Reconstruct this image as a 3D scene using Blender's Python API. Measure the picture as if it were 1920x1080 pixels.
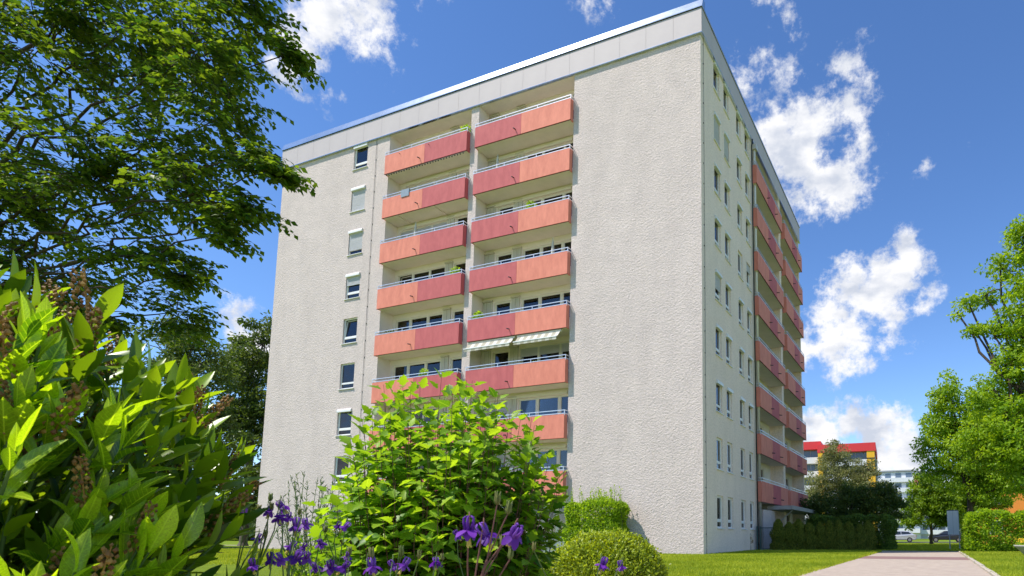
import bpy, math, random
import numpy as np
from mathutils import Vector, Matrix

# ------------------------------------------------------------------ scene, camera, light
for o in list(bpy.data.objects): bpy.data.objects.remove(o)
scene = bpy.context.scene
COL = scene.collection
random.seed(7); RNG = np.random.default_rng(7)
PI = math.pi
CAM = Vector((9.252, -25.726, 0.831))
cd = bpy.data.cameras.new('camera'); cam = bpy.data.objects.new('camera', cd); COL.objects.link(cam)
cam.location = CAM
cam.rotation_euler = (PI/2 + 0.1192, 0, 0.39736)
cd.sensor_width = 36; cd.lens = 1173.88*36/1920
cd.shift_x = (960-1257.4)/1920; cd.shift_y = (863.9-540)/1920
cd.clip_start = 0.05; cd.clip_end = 3000
cd.dof.use_dof = True; cd.dof.focus_distance = 14; cd.dof.aperture_fstop = 11
scene.camera = cam
scene.view_settings.view_transform = 'Standard'; scene.view_settings.look = 'None'
scene.view_settings.gamma = 1; scene.view_settings.use_curve_mapping = False
scene.view_settings.exposure = 0.58
LIGHT = Vector((0.345, 0.31, -0.72)).normalized()
SUNEL = math.asin(-LIGHT.z); SUNAZ = math.atan2(-LIGHT.y, -LIGHT.x)
sl = bpy.data.lights.new('sun', 'SUN'); sl.energy = 4.2; sl.angle = math.radians(.5); sl.color = (1, .935, .85)
so = bpy.data.objects.new('sun', sl); COL.objects.link(so); so.rotation_euler = LIGHT.to_track_quat('-Z', 'Y').to_euler()
so.location = (-30, -40, 60)

world = bpy.data.worlds.new('World'); scene.world = world; world.use_nodes = True
WSTR = 0.14
def build_world():
    nt = world.node_tree; N = nt.nodes; L = nt.links; N.clear()
    out = N.new('ShaderNodeOutputWorld'); bg = N.new('ShaderNodeBackground'); L.new(bg.outputs[0], out.inputs[0])
    bg.inputs[1].default_value = WSTR
    sky = N.new('ShaderNodeTexSky'); sky.sky_type = 'NISHITA'; sky.sun_disc = False
    sky.sun_elevation = SUNEL; sky.sun_rotation = PI/2 - SUNAZ
    sky.air_density = 1.0; sky.dust_density = 0.05; sky.ozone_density = 2.2; sky.altitude = 1500
    hs = N.new('ShaderNodeHueSaturation'); hs.inputs['Saturation'].default_value = 1.18; hs.inputs['Hue'].default_value = .506; hs.inputs['Value'].default_value = 1.05
    L.new(sky.outputs[0], hs.inputs['Color'])
    tc = N.new('ShaderNodeTexCoord'); DIR = tc.outputs['Generated']
    def m(op, a, b=None, clamp=False):
        n = N.new('ShaderNodeMath'); n.operation = op; n.use_clamp = clamp
        for i, s in enumerate((a, b)):
            if s is None: continue
            if isinstance(s, (int, float)): n.inputs[i].default_value = s
            else: L.new(s, n.inputs[i])
        return n.outputs[0]
    # warp the lookup direction a little so that cloud outlines billow
    wn = N.new('ShaderNodeTexNoise'); wn.inputs['Scale'].default_value = 9; wn.inputs['Detail'].default_value = 3
    L.new(DIR, wn.inputs['Vector'])
    sub = N.new('ShaderNodeVectorMath'); sub.operation = 'SUBTRACT'; L.new(wn.outputs['Color'], sub.inputs[0]); sub.inputs[1].default_value = (.5, .5, .5)
    sc = N.new('ShaderNodeVectorMath'); sc.operation = 'SCALE'; L.new(sub.outputs[0], sc.inputs[0]); sc.inputs['Scale'].default_value = .07
    add = N.new('ShaderNodeVectorMath'); add.operation = 'ADD'; L.new(DIR, add.inputs[0]); L.new(sc.outputs[0], add.inputs[1])
    WD = add.outputs[0]
    blobs = [(-.634, .482, .605, .08, .95), (-.612, .487, .625, .08, .85), (-.65, .47, .598, .08, .9), (-.554, .526, .645, .05, .52), (-.362, .638, .68, .045, .62),
             (-.812, .526, .254, .06, 1.0),
             (-.181, .774, .607, .075, .72), (-.146, .811, .567, .09, .85), (-.166, .828, .535, .09, 1.0), (-.118, .852, .510, .085, .9),
             (-.085, .805, .587, .075, .72), (-.09, .845, .527, .075, .78), (-.10, .875, .47, .05, .6),
             (-.026, .917, .398, .05, .9), (-.045, .925, .37, .06, 1.0), (-.074, .937, .341, .08, 1.0), (-.122, .9435, .308, .09, 1.0), (-.053, .945, .32, .07, .95),
             (-.01, .938, .345, .055, .8), (-.16, .945, .28, .07, .9),
             (-.139, .976, .167, .06, .95), (-.10, .982, .165, .065, 1.0), (-.07, .985, .152, .06, 1.0), (-.034, .992, .122, .07, 1.0), (-.06, .995, .09, .09, 1.0), (-.14, .985, .11, .1, 1.0),
             (-.055, .773, .632, .035, .5), (-.633, .523, .571, .03, .5), (-.16, .721, .674, .06, .5), (.03, .86, .5, .04, .42)]
    r = random.Random(3)
    for i in range(26):            # the same scattered cumulus all round the sky
        a = r.uniform(0, 2*PI); e = r.uniform(.08, .95)
        d = Vector((math.cos(a)*math.cos(e), math.sin(a)*math.cos(e), math.sin(e)))
        if d.y > .35 and d.x < .5 and d.x > -.95: continue
        for j in range(3):
            q = (d + Vector((r.uniform(-.1, .1), r.uniform(-.1, .1), r.uniform(-.05, .05)))).normalized()
            blobs.append((q.x, q.y, q.z, r.uniform(.07, .13), r.uniform(.7, 1)))
    M = None
    for (x, y, z, rad, w) in blobs:
        v = Vector((x, y, z)).normalized()
        ds = N.new('ShaderNodeVectorMath'); ds.operation = 'DISTANCE'; L.new(WD, ds.inputs[0]); ds.inputs[1].default_value = v
        mr = N.new('ShaderNodeMapRange'); L.new(ds.outputs['Value'], mr.inputs[0]); mr.inputs[1].default_value = 0; mr.inputs[2].default_value = rad*1.25; mr.inputs[3].default_value = w; mr.inputs[4].default_value = 0
        M = mr.outputs[0] if M is None else m('MAXIMUM', M, mr.outputs[0])
    fn = N.new('ShaderNodeTexNoise'); fn.inputs['Scale'].default_value = 18; fn.inputs['Detail'].default_value = 12; fn.inputs['Roughness'].default_value = .66
    L.new(DIR, fn.inputs['Vector'])
    dn = m('ADD', m('MULTIPLY', M, 1.42), m('MULTIPLY', m('SUBTRACT', fn.outputs['Fac'], .5), 3.1))
    dn = m('SUBTRACT', dn, .53)
    mr = N.new('ShaderNodeMapRange'); mr.interpolation_type = 'SMOOTHSTEP'; L.new(dn, mr.inputs[0]); mr.inputs[1].default_value = 0; mr.inputs[2].default_value = .62
    dens = m('MULTIPLY', mr.outputs[0], m('MULTIPLY', M, 4, True))
    # cloud shading: brighter crests, greyer folds
    f2 = N.new('ShaderNodeTexNoise'); f2.inputs['Scale'].default_value = 17; f2.inputs['Detail'].default_value = 8; f2.inputs['Roughness'].default_value = .55
    mp = N.new('ShaderNodeMapping'); mp.inputs['Location'].default_value = (3.3, 1.2, .35); mp.inputs['Scale'].default_value = (1, 1, 1.6); L.new(DIR, mp.inputs['Vector']); L.new(mp.outputs[0], f2.inputs['Vector'])
    cr = N.new('ShaderNodeMapRange'); L.new(f2.outputs['Fac'], cr.inputs[0]); cr.inputs[1].default_value = .36; cr.inputs[2].default_value = .58
    mc = N.new('ShaderNodeMix'); mc.data_type = 'RGBA'; L.new(cr.outputs[0], mc.inputs['Factor'])
    k = .71/WSTR
    mc.inputs['A'].default_value = (.60*k, .65*k, .76*k, 1); mc.inputs['B'].default_value = (.98*k, .98*k, 1.0*k, 1)
    mx = N.new('ShaderNodeMix'); mx.data_type = 'RGBA'; L.new(dens, mx.inputs['Factor']); L.new(hs.outputs[0], mx.inputs['A']); L.new(mc.outputs['Result'], mx.inputs['B'])
    L.new(mx.outputs['Result'], bg.inputs[0])
build_world()

# ------------------------------------------------------------------ materials
MATS = {}
def mat(name, col, rough=.7, metal=0., spec=.3, noise=None, bump=None, col2=None, stretch=None, coat=0, vary=False):
    """noise = (scale, amount): mottled base colour; bump = (scale, strength, distance)"""
    m = bpy.data.materials.new(name); m.use_nodes = True; nt = m.node_tree; N = nt.nodes; L = nt.links
    p = N['Principled BSDF']; p.inputs['Base Color'].default_value = (*col, 1); p.inputs['Roughness'].default_value = rough
    p.inputs['Metallic'].default_value = metal; p.inputs['Specular IOR Level'].default_value = spec
    p.inputs['Coat Weight'].default_value = coat
    if noise or bump:
        tc = N.new('ShaderNodeTexCoord'); src = tc.outputs['Object']
        if vary:
            oi = N.new('ShaderNodeObjectInfo'); va = N.new('ShaderNodeVectorMath'); va.operation = 'MULTIPLY_ADD'; L.new(oi.outputs['Random'], va.inputs[0]); va.inputs[1].default_value = (37, 53, 71); L.new(src, va.inputs[2]); src = va.outputs[0]
        if stretch:
            mp = N.new('ShaderNodeMapping'); mp.inputs['Scale'].default_value = stretch; L.new(src, mp.inputs[0]); src = mp.outputs[0]
    if noise:
        n = N.new('ShaderNodeTexNoise'); n.inputs['Scale'].default_value = noise[0]; n.inputs['Detail'].default_value = 8; n.inputs['Roughness'].default_value = .65; L.new(src, n.inputs['Vector'])
        mr = N.new('ShaderNodeMapRange'); L.new(n.outputs['Fac'], mr.inputs[0]); mr.inputs[1].default_value = .3; mr.inputs[2].default_value = .7
        mx = N.new('ShaderNodeMix'); mx.data_type = 'RGBA'; L.new(mr.outputs[0], mx.inputs['Factor'])
        c2 = col2 or tuple(c*(1-noise[1]) for c in col)
        mx.inputs['A'].default_value = (*c2, 1); mx.inputs['B'].default_value = (*col, 1); L.new(mx.outputs['Result'], p.inputs['Base Color'])
    if bump:
        n = N.new('ShaderNodeTexNoise'); n.inputs['Scale'].default_value = bump[0]; n.inputs['Detail'].default_value = 5; n.inputs['Roughness'].default_value = .6; L.new(tc.outputs['Object'], n.inputs['Vector'])
        b = N.new('ShaderNodeBump'); b.inputs['Strength'].default_value = bump[1]; b.inputs['Distance'].default_value = bump[2]; L.new(n.outputs['Fac'], b.inputs['Height']); L.new(b.outputs[0], p.inputs['Normal'])
    MATS[name] = m; return m

def leafmat(name, dark, light, trans=.42, tcol=None, rough=.45, spec=.35, obj=False, vein=False):
    m = bpy.data.materials.new(name); m.use_nodes = True; nt = m.node_tree; N = nt.nodes; L = nt.links
    p = N['Principled BSDF']; out = N['Material Output']; p.inputs['Roughness'].default_value = rough; p.inputs['Specular IOR Level'].default_value = spec
    if obj:
        a = N.new('ShaderNodeObjectInfo'); f = a.outputs['Random']
        if vein: pw = N.new('ShaderNodeMath'); pw.operation = 'POWER'; L.new(f, pw.inputs[0]); pw.inputs[1].default_value = .75; f = pw.outputs[0]
    else:
        a = N.new('ShaderNodeAttribute'); a.attribute_name = 'rnd'; f = a.outputs['Fac']
    mx = N.new('ShaderNodeMix'); mx.data_type = 'RGBA'; L.new(f, mx.inputs['Factor']); mx.inputs['A'].default_value = (*dark, 1); mx.inputs['B'].default_value = (*light, 1)
    c = mx.outputs['Result']
    if vein:
        tc = N.new('ShaderNodeTexCoord'); n = N.new('ShaderNodeTexNoise'); n.inputs['Scale'].default_value = 38; n.inputs['Detail'].default_value = 4; L.new(tc.outputs['Object'], n.inputs['Vector'])
        mr = N.new('ShaderNodeMapRange'); L.new(n.outputs['Fac'], mr.inputs[0]); mr.inputs[1].default_value = .3; mr.inputs[2].default_value = .7; mr.inputs[3].default_value = .72; mr.inputs[4].default_value = 1.15
        ml = N.new('ShaderNodeMix'); ml.data_type = 'RGBA'; ml.blend_type = 'MULTIPLY'; ml.inputs['Factor'].default_value = 1; L.new(c, ml.inputs['A']); L.new(mr.outputs[0], ml.inputs['B']); c = ml.outputs['Result']
        sx = N.new('ShaderNodeSeparateXYZ'); L.new(tc.outputs['Object'], sx.inputs[0]); ab = N.new('ShaderNodeMath'); ab.operation = 'ABSOLUTE'; L.new(sx.outputs['X'], ab.inputs[0])
        # side veins slant forward from the midrib
        sv = N.new('ShaderNodeMath'); sv.operation = 'MULTIPLY_ADD'; L.new(ab.outputs[0], sv.inputs[0]); sv.inputs[1].default_value = -1.1; L.new(sx.outputs['Y'], sv.inputs[2])
        s2 = N.new('ShaderNodeMath'); s2.operation = 'MULTIPLY'; L.new(sv.outputs[0], s2.inputs[0]); s2.inputs[1].default_value = 62
        s3 = N.new('ShaderNodeMath'); s3.operation = 'SINE'; L.new(s2.outputs[0], s3.inputs[0])
        r3 = N.new('ShaderNodeMapRange'); L.new(s3.outputs[0], r3.inputs[0]); r3.inputs[1].default_value = .86; r3.inputs[2].default_value = 1; r3.inputs[3].default_value = 0; r3.inputs[4].default_value = .35
        r4 = N.new('ShaderNodeMapRange'); L.new(ab.outputs[0], r4.inputs[0]); r4.inputs[1].default_value = .004; r4.inputs[2].default_value = .014; r4.inputs[3].default_value = .75; r4.inputs[4].default_value = 0
        mxx = N.new('ShaderNodeMath'); mxx.operation = 'MAXIMUM'; L.new(r3.outputs[0], mxx.inputs[0]); L.new(r4.outputs[0], mxx.inputs[1])
        mv = N.new('ShaderNodeMix'); mv.data_type = 'RGBA'; L.new(mxx.outputs[0], mv.inputs['Factor']); L.new(c, mv.inputs['A']); mv.inputs['B'].default_value = (min(1, light[0]*1.3), min(1, light[1]*1.2), light[2]*2.5, 1); c = mv.outputs['Result']
        vb = N.new('ShaderNodeVectorMath'); vb.operation = 'MULTIPLY_ADD'; L.new(f, vb.inputs[0]); vb.inputs[1].default_value = (31, 47, 11); L.new(tc.outputs['Object'], vb.inputs[2])
        nb = N.new('ShaderNodeTexNoise'); nb.inputs['Scale'].default_value = 7; nb.inputs['Detail'].default_value = 3; L.new(vb.outputs[0], nb.inputs['Vector'])
        rb = N.new('ShaderNodeMapRange'); L.new(nb.outputs['Fac'], rb.inputs[0]); rb.inputs[1].default_value = .70; rb.inputs[2].default_value = .74
        mb_ = N.new('ShaderNodeMix'); mb_.data_type = 'RGBA'; L.new(rb.outputs[0], mb_.inputs['Factor']); L.new(c, mb_.inputs['A']); mb_.inputs['B'].default_value = (.16, .075, .02, 1); c = mb_.outputs['Result']
    L.new(c, p.inputs['Base Color'])
    t = N.new('ShaderNodeBsdfTranslucent')
    tm = N.new('ShaderNodeMix'); tm.data_type = 'RGBA'; tm.blend_type = 'MULTIPLY'; tm.inputs['Factor'].default_value = 1; L.new(c, tm.inputs['A']); tm.inputs['B'].default_value = (*(tcol or (2.4, 2.3, .9)), 1)
    L.new(tm.outputs['Result'], t.inputs['Color'])
    ms = N.new('ShaderNodeMixShader'); ms.inputs[0].default_value = trans; L.new(p.outputs[0], ms.inputs[1]); L.new(t.outputs[0], ms.inputs[2]); L.new(ms.outputs[0], out.inputs[0])
    MATS[name] = m; return m

def glassmat(name, tint=.5):
    m = bpy.data.materials.new(name); m.use_nodes = True; nt = m.node_tree; N = nt.nodes; L = nt.links
    N.remove(N['Principled BSDF']); out = N['Material Output']
    t = N.new('ShaderNodeBsdfTransparent'); t.inputs[0].default_value = (tint, tint*1.02, tint*1.03, 1)
    g = N.new('ShaderNodeBsdfGlossy'); g.inputs['Roughness'].default_value = .015; g.inputs['Color'].default_value = (.95, .97, 1, 1)
    fr = N.new('ShaderNodeFresnel'); fr.inputs['IOR'].default_value = 1.65
    ms = N.new('ShaderNodeMixShader'); L.new(fr.outputs[0], ms.inputs[0]); L.new(t.outputs[0], ms.inputs[1]); L.new(g.outputs[0], ms.inputs[2]); L.new(ms.outputs[0], out.inputs[0])
    MATS[name] = m; return m

def stuccomat(name, col, dark, scale, strength, dist):
    m = mat(name, col, .95, spec=.1, noise=(1.1, .1), col2=dark)
    nt = m.node_tree; N = nt.nodes; L = nt.links; p = N['Principled BSDF']
    tc = N.new('ShaderNodeTexCoord')
    mp = N.new('ShaderNodeMapping'); mp.inputs['Scale'].default_value = (.8, .8, .16); L.new(tc.outputs['Object'], mp.inputs[0])
    ns = N.new('ShaderNodeTexNoise'); ns.inputs['Scale'].default_value = 1.0; ns.inputs['Detail'].default_value = 7; ns.inputs['Roughness'].default_value = .7; L.new(mp.outputs[0], ns.inputs['Vector'])
    rs_ = N.new('ShaderNodeMapRange'); L.new(ns.outputs['Fac'], rs_.inputs[0]); rs_.inputs[1].default_value = .35; rs_.inputs[2].default_value = .62; rs_.inputs[3].default_value = .945; rs_.inputs[4].default_value = 1.02
    nf = N.new('ShaderNodeTexNoise'); nf.inputs['Scale'].default_value = 12; nf.inputs['Detail'].default_value = 4; L.new(tc.outputs['Object'], nf.inputs['Vector'])
    rf = N.new('ShaderNodeMapRange'); L.new(nf.outputs['Fac'], rf.inputs[0]); rf.inputs[1].default_value = .3; rf.inputs[2].default_value = .7; rf.inputs[3].default_value = .86; rf.inputs[4].default_value = 1.09  # fine mottling: pit dirt and occlusion-like shade put into the base colour
    mm = N.new('ShaderNodeMath'); mm.operation = 'MULTIPLY'; L.new(rs_.outputs[0], mm.inputs[0]); L.new(rf.outputs[0], mm.inputs[1])
    old = p.inputs['Base Color'].links[0].from_socket
    mu = N.new('ShaderNodeMix'); mu.data_type = 'RGBA'; mu.blend_type = 'MULTIPLY'; mu.inputs['Factor'].default_value = 1; L.new(old, mu.inputs['A']); L.new(mm.outputs[0], mu.inputs['B']); L.new(mu.outputs['Result'], p.inputs['Base Color'])
    n1 = N.new('ShaderNodeTexNoise'); n1.inputs['Scale'].default_value = scale; n1.inputs['Detail'].default_value = 6; n1.inputs['Roughness'].default_value = .6; n1.inputs['Distortion'].default_value = .6
    L.new(tc.outputs['Object'], n1.inputs['Vector'])
    n2 = N.new('ShaderNodeTexVoronoi'); n2.inputs['Scale'].default_value = scale*1.7; L.new(tc.outputs['Object'], n2.inputs['Vector'])
    ad = N.new('ShaderNodeMath'); ad.operation = 'ADD'; L.new(n1.outputs['Fac'], ad.inputs[0]); 
    ml = N.new('ShaderNodeMath'); ml.operation = 'MULTIPLY'; ml.inputs[1].default_value = .35; L.new(n2.outputs['Distance'], ml.inputs[0]); L.new(ml.outputs[0], ad.inputs[1])
    b = N.new('ShaderNodeBump'); b.inputs['Strength'].default_value = strength; b.inputs['Distance'].default_value = dist; L.new(ad.outputs[0], b.inputs['Height']); L.new(b.outputs[0], p.inputs['Normal'])
    return m

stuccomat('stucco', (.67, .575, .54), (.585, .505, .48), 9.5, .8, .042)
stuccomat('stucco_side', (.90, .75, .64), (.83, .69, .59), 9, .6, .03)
mat('cream_render', (.82, .75, .69), .9, spec=.1, noise=(2, .08), bump=(30, .3, .01))
mat('soffit', (.82, .74, .69), .9, spec=.1, noise=(1.5, .12))
def panelmat(name, col, col2):
    return mat(name, col, .75, spec=.2, noise=(1.7, .2), col2=col2, stretch=(2.2, 2.2, .8), bump=(60, .12, .004), vary=True)
panelmat('orange_panel', (.76, .275, .20), (.62, .205, .15))
panelmat('red_panel', (.56, .15, .155), (.45, .11, .12))
mat('panel_edge', (.17, .05, .045), .8)
mat('white_frame', (.78, .78, .77), .4, spec=.4)
mat('cream_frame', (.72, .68, .58), .5, spec=.35)
mat('metal_rail', (.72, .74, .78), .35, metal=.6)
mat('shutter', (.50, .50, .53), .55, spec=.3, noise=(3, .08))
mat('shutter_dark', (.30, .30, .27), .6)
mat('corrugated', (.58, .55, .46), .6, noise=(2, .1))
mat('zinc', (.66, .73, .78), .19, metal=.9, noise=(.9, .25), bump=(2.2, .12, .03))
mat('fascia_panel', (.52, .465, .475), .6, spec=.25, noise=(.8, .08))
mat('dark_metal', (.05, .055, .06), .5, metal=.3)
mat('drainpipe', (.66, .63, .58), .5, metal=.4)
mat('room_dark', (.16, .14, .12), .9)
mat('curtain', (.60, .58, .54), .9, noise=(6, .25), stretch=(8, 8, .3))
mat('curtain_dark', (.25, .20, .17), .9, noise=(6, .3), stretch=(8, 8, .3))
mat('awning_cloth', (.56, .54, .47), .85)
mat('awning_stripe', (.36, .34, .26), .85)
mat('towel_cloth', (.30, .36, .45), .9, noise=(9, .2)); mat('blue_cloth', (.10, .22, .55), .8)
mat('roof_gravel', (.3, .29, .28), .95)
mat('concrete', (.42, .41, .39), .9, noise=(3, .25), bump=(25, .3, .01))
mat('bark', (.10, .075, .055), .9, noise=(6, .5), bump=(14, .8, .03), stretch=(3, 3, .7))
mat('bark_grey', (.16, .14, .12), .9, noise=(6, .5), bump=(14, .8, .03))
mat('stem_green', (.10, .16, .04), .6)
mat('stem_red', (.16, .07, .05), .6)
mat('green_post', (.015, .06, .06), .45, spec=.4)
mat('soil', (.06, .045, .03), .95, noise=(12, .5), bump=(20, .8, .03))
mat('path_gravel', (.48, .40, .325), .92, spec=.15, noise=(3.2, .3), col2=(.35, .285, .235), bump=(22, .8, .03))
mat('path_strip', (.27, .165, .15), .9, noise=(10, .25), bump=(40, .4, .006))
mat('kerb', (.52, .46, .38), .9, noise=(9, .3), bump=(40, .5, .01))
mat('asphalt', (.07, .07, .075), .9, noise=(30, .3))
mat('lawn', (.20, .27, .018), .95, spec=.1, noise=(.9, .4), col2=(.13, .20, .014), bump=(45, .9, .05))
glassmat('glass'); glassmat('glass_dim', .35)
# plants
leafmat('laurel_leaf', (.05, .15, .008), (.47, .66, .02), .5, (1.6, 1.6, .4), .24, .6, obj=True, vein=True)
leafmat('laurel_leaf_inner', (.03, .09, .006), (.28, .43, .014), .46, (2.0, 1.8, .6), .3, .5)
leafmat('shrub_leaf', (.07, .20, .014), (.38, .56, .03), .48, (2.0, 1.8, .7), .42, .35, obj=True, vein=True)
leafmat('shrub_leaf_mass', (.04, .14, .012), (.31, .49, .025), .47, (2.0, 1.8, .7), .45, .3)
leafmat('tree_leaf', (.035, .095, .014), (.17, .245, .02), .46, (2.0, 1.9, .7), .45, .3)
leafmat('bright_leaf', (.11, .24, .014), (.33, .47, .025), .47, (1.9, 1.7, .6), .45, .3)
leafmat('round_leaf', (.09, .19, .014), (.26, .38, .025), .45, (1.9, 1.7, .6), .45, .3)
leafmat('dark_leaf', (.035, .075, .016), (.12, .165, .035), .3, None, .5, .25)
leafmat('olive_leaf', (.12, .14, .05), (.28, .28, .12), .35, (1.5, 1.5, .8), .5, .25)
leafmat('conifer_leaf', (.07, .11, .014), (.22, .24, .045), .25, None, .6, .2)
leafmat('hedge_leaf', (.10, .20, .012), (.34, .46, .025), .45, None, .45, .3)
leafmat('hedge_dark_leaf', (.05, .10, .014), (.13, .20, .03), .3, None, .5, .25)
leafmat('box_leaf', (.12, .17, .012), (.46, .56, .032), .4, (1.8, 1.6, .6), .4, .35)
leafmat('wispy_leaf', (.10, .14, .06), (.24, .28, .14), .35, (1.4, 1.5, .8), .5, .3)
leafmat('columbine_leaf', (.05, .12, .025), (.14, .24, .05), .4, None, .5, .3)
leafmat('grass_blade', (.16, .25, .010), (.52, .56, .05), .42, (1.5, 1.4, .5), .6, .2)
leafmat('violet_petal', (.09, .015, .24), (.20, .045, .42), .35, (1.8, 1.4, 1.8), .5, .3, obj=True)
leafmat('violet_inner', (.14, .03, .33), (.34, .15, .58), .35, (1.6, 1.4, 1.6), .5, .3, obj=True)
leafmat('raceme', (.15, .065, .018), (.40, .25, .06), .15, None, .6, .3)
leafmat('seed_pod', (.16, .22, .05), (.26, .24, .08), .25, (1.5, 1.5, .7), .5, .3, obj=True)
mat('stamen', (.65, .55, .12), .7)
mat('yellow_flower', (.85, .50, .03), .6)
mat('pink_flower', (.70, .25, .35), .6)

# ------------------------------------------------------------------ mesh helpers
class MB:
    def __init__(s): s.v = []; s.f = []
    def box(s, x0, x1, y0, y1, z0, z1):
        b = len(s.v)
        s.v += [(x0,y0,z0),(x1,y0,z0),(x1,y1,z0),(x0,y1,z0),(x0,y0,z1),(x1,y0,z1),(x1,y1,z1),(x0,y1,z1)]
        s.f += [(b,b+3,b+2,b+1),(b+4,b+5,b+6,b+7),(b,b+1,b+5,b+4),(b+1,b+2,b+6,b+5),(b+2,b+3,b+7,b+6),(b+3,b,b+4,b+7)]
        return s
    def poly(s, pts):
        b = len(s.v); s.v += [tuple(p) for p in pts]; s.f.append(tuple(range(b, b+len(pts)))); return s
    def prism(s, prof, x0, x1):          # profile of (y, z), extruded along x
        b = len(s.v); n = len(prof)
        s.v += [(x0, y, z) for y, z in prof] + [(x1, y, z) for y, z in prof]
        for i in range(n): j = (i+1) % n; s.f.append((b+i, b+j, b+n+j, b+n+i))
        s.f += [tuple(b+n-1-i for i in range(n)), tuple(b+n+i for i in range(n))]
        return s
    def tube(s, pts, rad, n=6, cap=True):
        pts = [Vector(p) for p in pts]; b = len(s.v); k = len(pts)
        if isinstance(rad, (int, float)): rad = [rad]*k
        up = None
        for i, p in enumerate(pts):
            d = (pts[min(i+1, k-1)] - pts[max(i-1, 0)]).normalized()
            if up is None: up = d.orthogonal().normalized()
            u = (up - d*up.dot(d)); u = u.normalized() if u.length > 1e-5 else d.orthogonal().normalized(); up = u; w = d.cross(u)
            for j in range(n):
                a = 2*PI*j/n; s.v.append(tuple(p + (u*math.cos(a) + w*math.sin(a))*rad[i]))
        for i in range(k-1):
            for j in range(n):
                q = (j+1) % n; s.f.append((b+i*n+j, b+i*n+q, b+(i+1)*n+q, b+(i+1)*n+j))
        if cap: s.f += [tuple(b+n-1-j for j in range(n)), tuple(b+(k-1)*n+j for j in range(n))]
        return s
    def lathe(s, prof, c=(0, 0, 0), n=16):   # (r, z)
        b = len(s.v)
        for r, z in prof:
            for j in range(n): a = 2*PI*j/n; s.v.append((c[0]+r*math.cos(a), c[1]+r*math.sin(a), c[2]+z))
        for i in range(len(prof)-1):
            for j in range(n): q = (j+1) % n; s.f.append((b+i*n+j, b+i*n+q, b+(i+1)*n+q, b+(i+1)*n+j))
        return s
    def ico(s, c, r, sq=1):
        b = len(s.v); c = Vector(c)
        s.v += [tuple(c+Vector(q)*r) for q in ((1,0,0),(-1,0,0),(0,1,0),(0,-1,0),(0,0,sq),(0,0,-sq))]
        for i, j in ((0,2),(2,1),(1,3),(3,0)): s.f += [(b+i,b+j,b+4),(b+j,b+i,b+5)]
        return s
    def mesh(s, name, smooth=False):
        m = bpy.data.meshes.new(name); m.from_pydata(s.v, [], s.f); m.update()
        if smooth: m.polygons.foreach_set('use_smooth', [True]*len(m.polygons))
        return m
    def build(s, name, material, parent=None, smooth=False, loc=None):
        return link(name, s.mesh(name, smooth), material, parent, loc)

def link(name, mesh, material=None, parent=None, loc=None, mw=None):
    o = bpy.data.objects.new(name, mesh); COL.objects.link(o)
    if material is not None and mesh is not None and not mesh.materials: mesh.materials.append(MATS[material] if isinstance(material, str) else material)
    if parent is not None: o.parent = parent
    if loc is not None: o.location = loc
    if mw is not None: o.matrix_local = mw
    return o
def tag(o, label=None, cat=None, group=None, kind=None):
    if label: o['label'] = label
    if cat: o['category'] = cat
    if group: o['group'] = group
    if kind: o['kind'] = kind
    return o
def empty(name, loc=(0, 0, 0), rz=0, label=None, cat=None, group=None):
    o = bpy.data.objects.new(name, None); COL.objects.link(o); o.location = loc; o.rotation_euler = (0, 0, rz); o.empty_display_size = .2
    return tag(o, label, cat, group)
CACHE = {}
def cached(key, fn):
    if key not in CACHE: CACHE[key] = fn()
    return CACHE[key]

def leaf_template(prof, curl=.15, fold=.25):
    """leaf along +Y, upper side +Z; prof = (t, half width)"""
    v = []; f = []
    for t, w in prof:
        z = -curl*t*t
        v += [(-w, t, z+fold*w), (0, t, z), (w, t, z+fold*w)]
    for i in range(len(prof)-1):
        a = 3*i; b = a+3
        f += [(a, a+1, b+1, b), (a+1, a+2, b+2, b+1)]
    return np.array(v, float), f
LAUREL = [(0, .006), (.08, .03), (.22, .098), (.4, .145), (.58, .148), (.76, .112), (.9, .052), (1, .003)]
LOBED = [(0, .01), (.08, .02), (.14, .16), (.22, .21), (.27, .20), (.36, .40), (.45, .32), (.50, .20), (.60, .26), (.68, .20), (.8, .17), (.86, .09), (1, .004)]
SMALL = [(0, .02), (.3, .24), (.65, .22), (1, .01)]
RHOMB = [(0, .01), (.5, .3), (1, .01)]
NARROW = [(0, .01), (.4, .11), (1, .005)]

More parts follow.
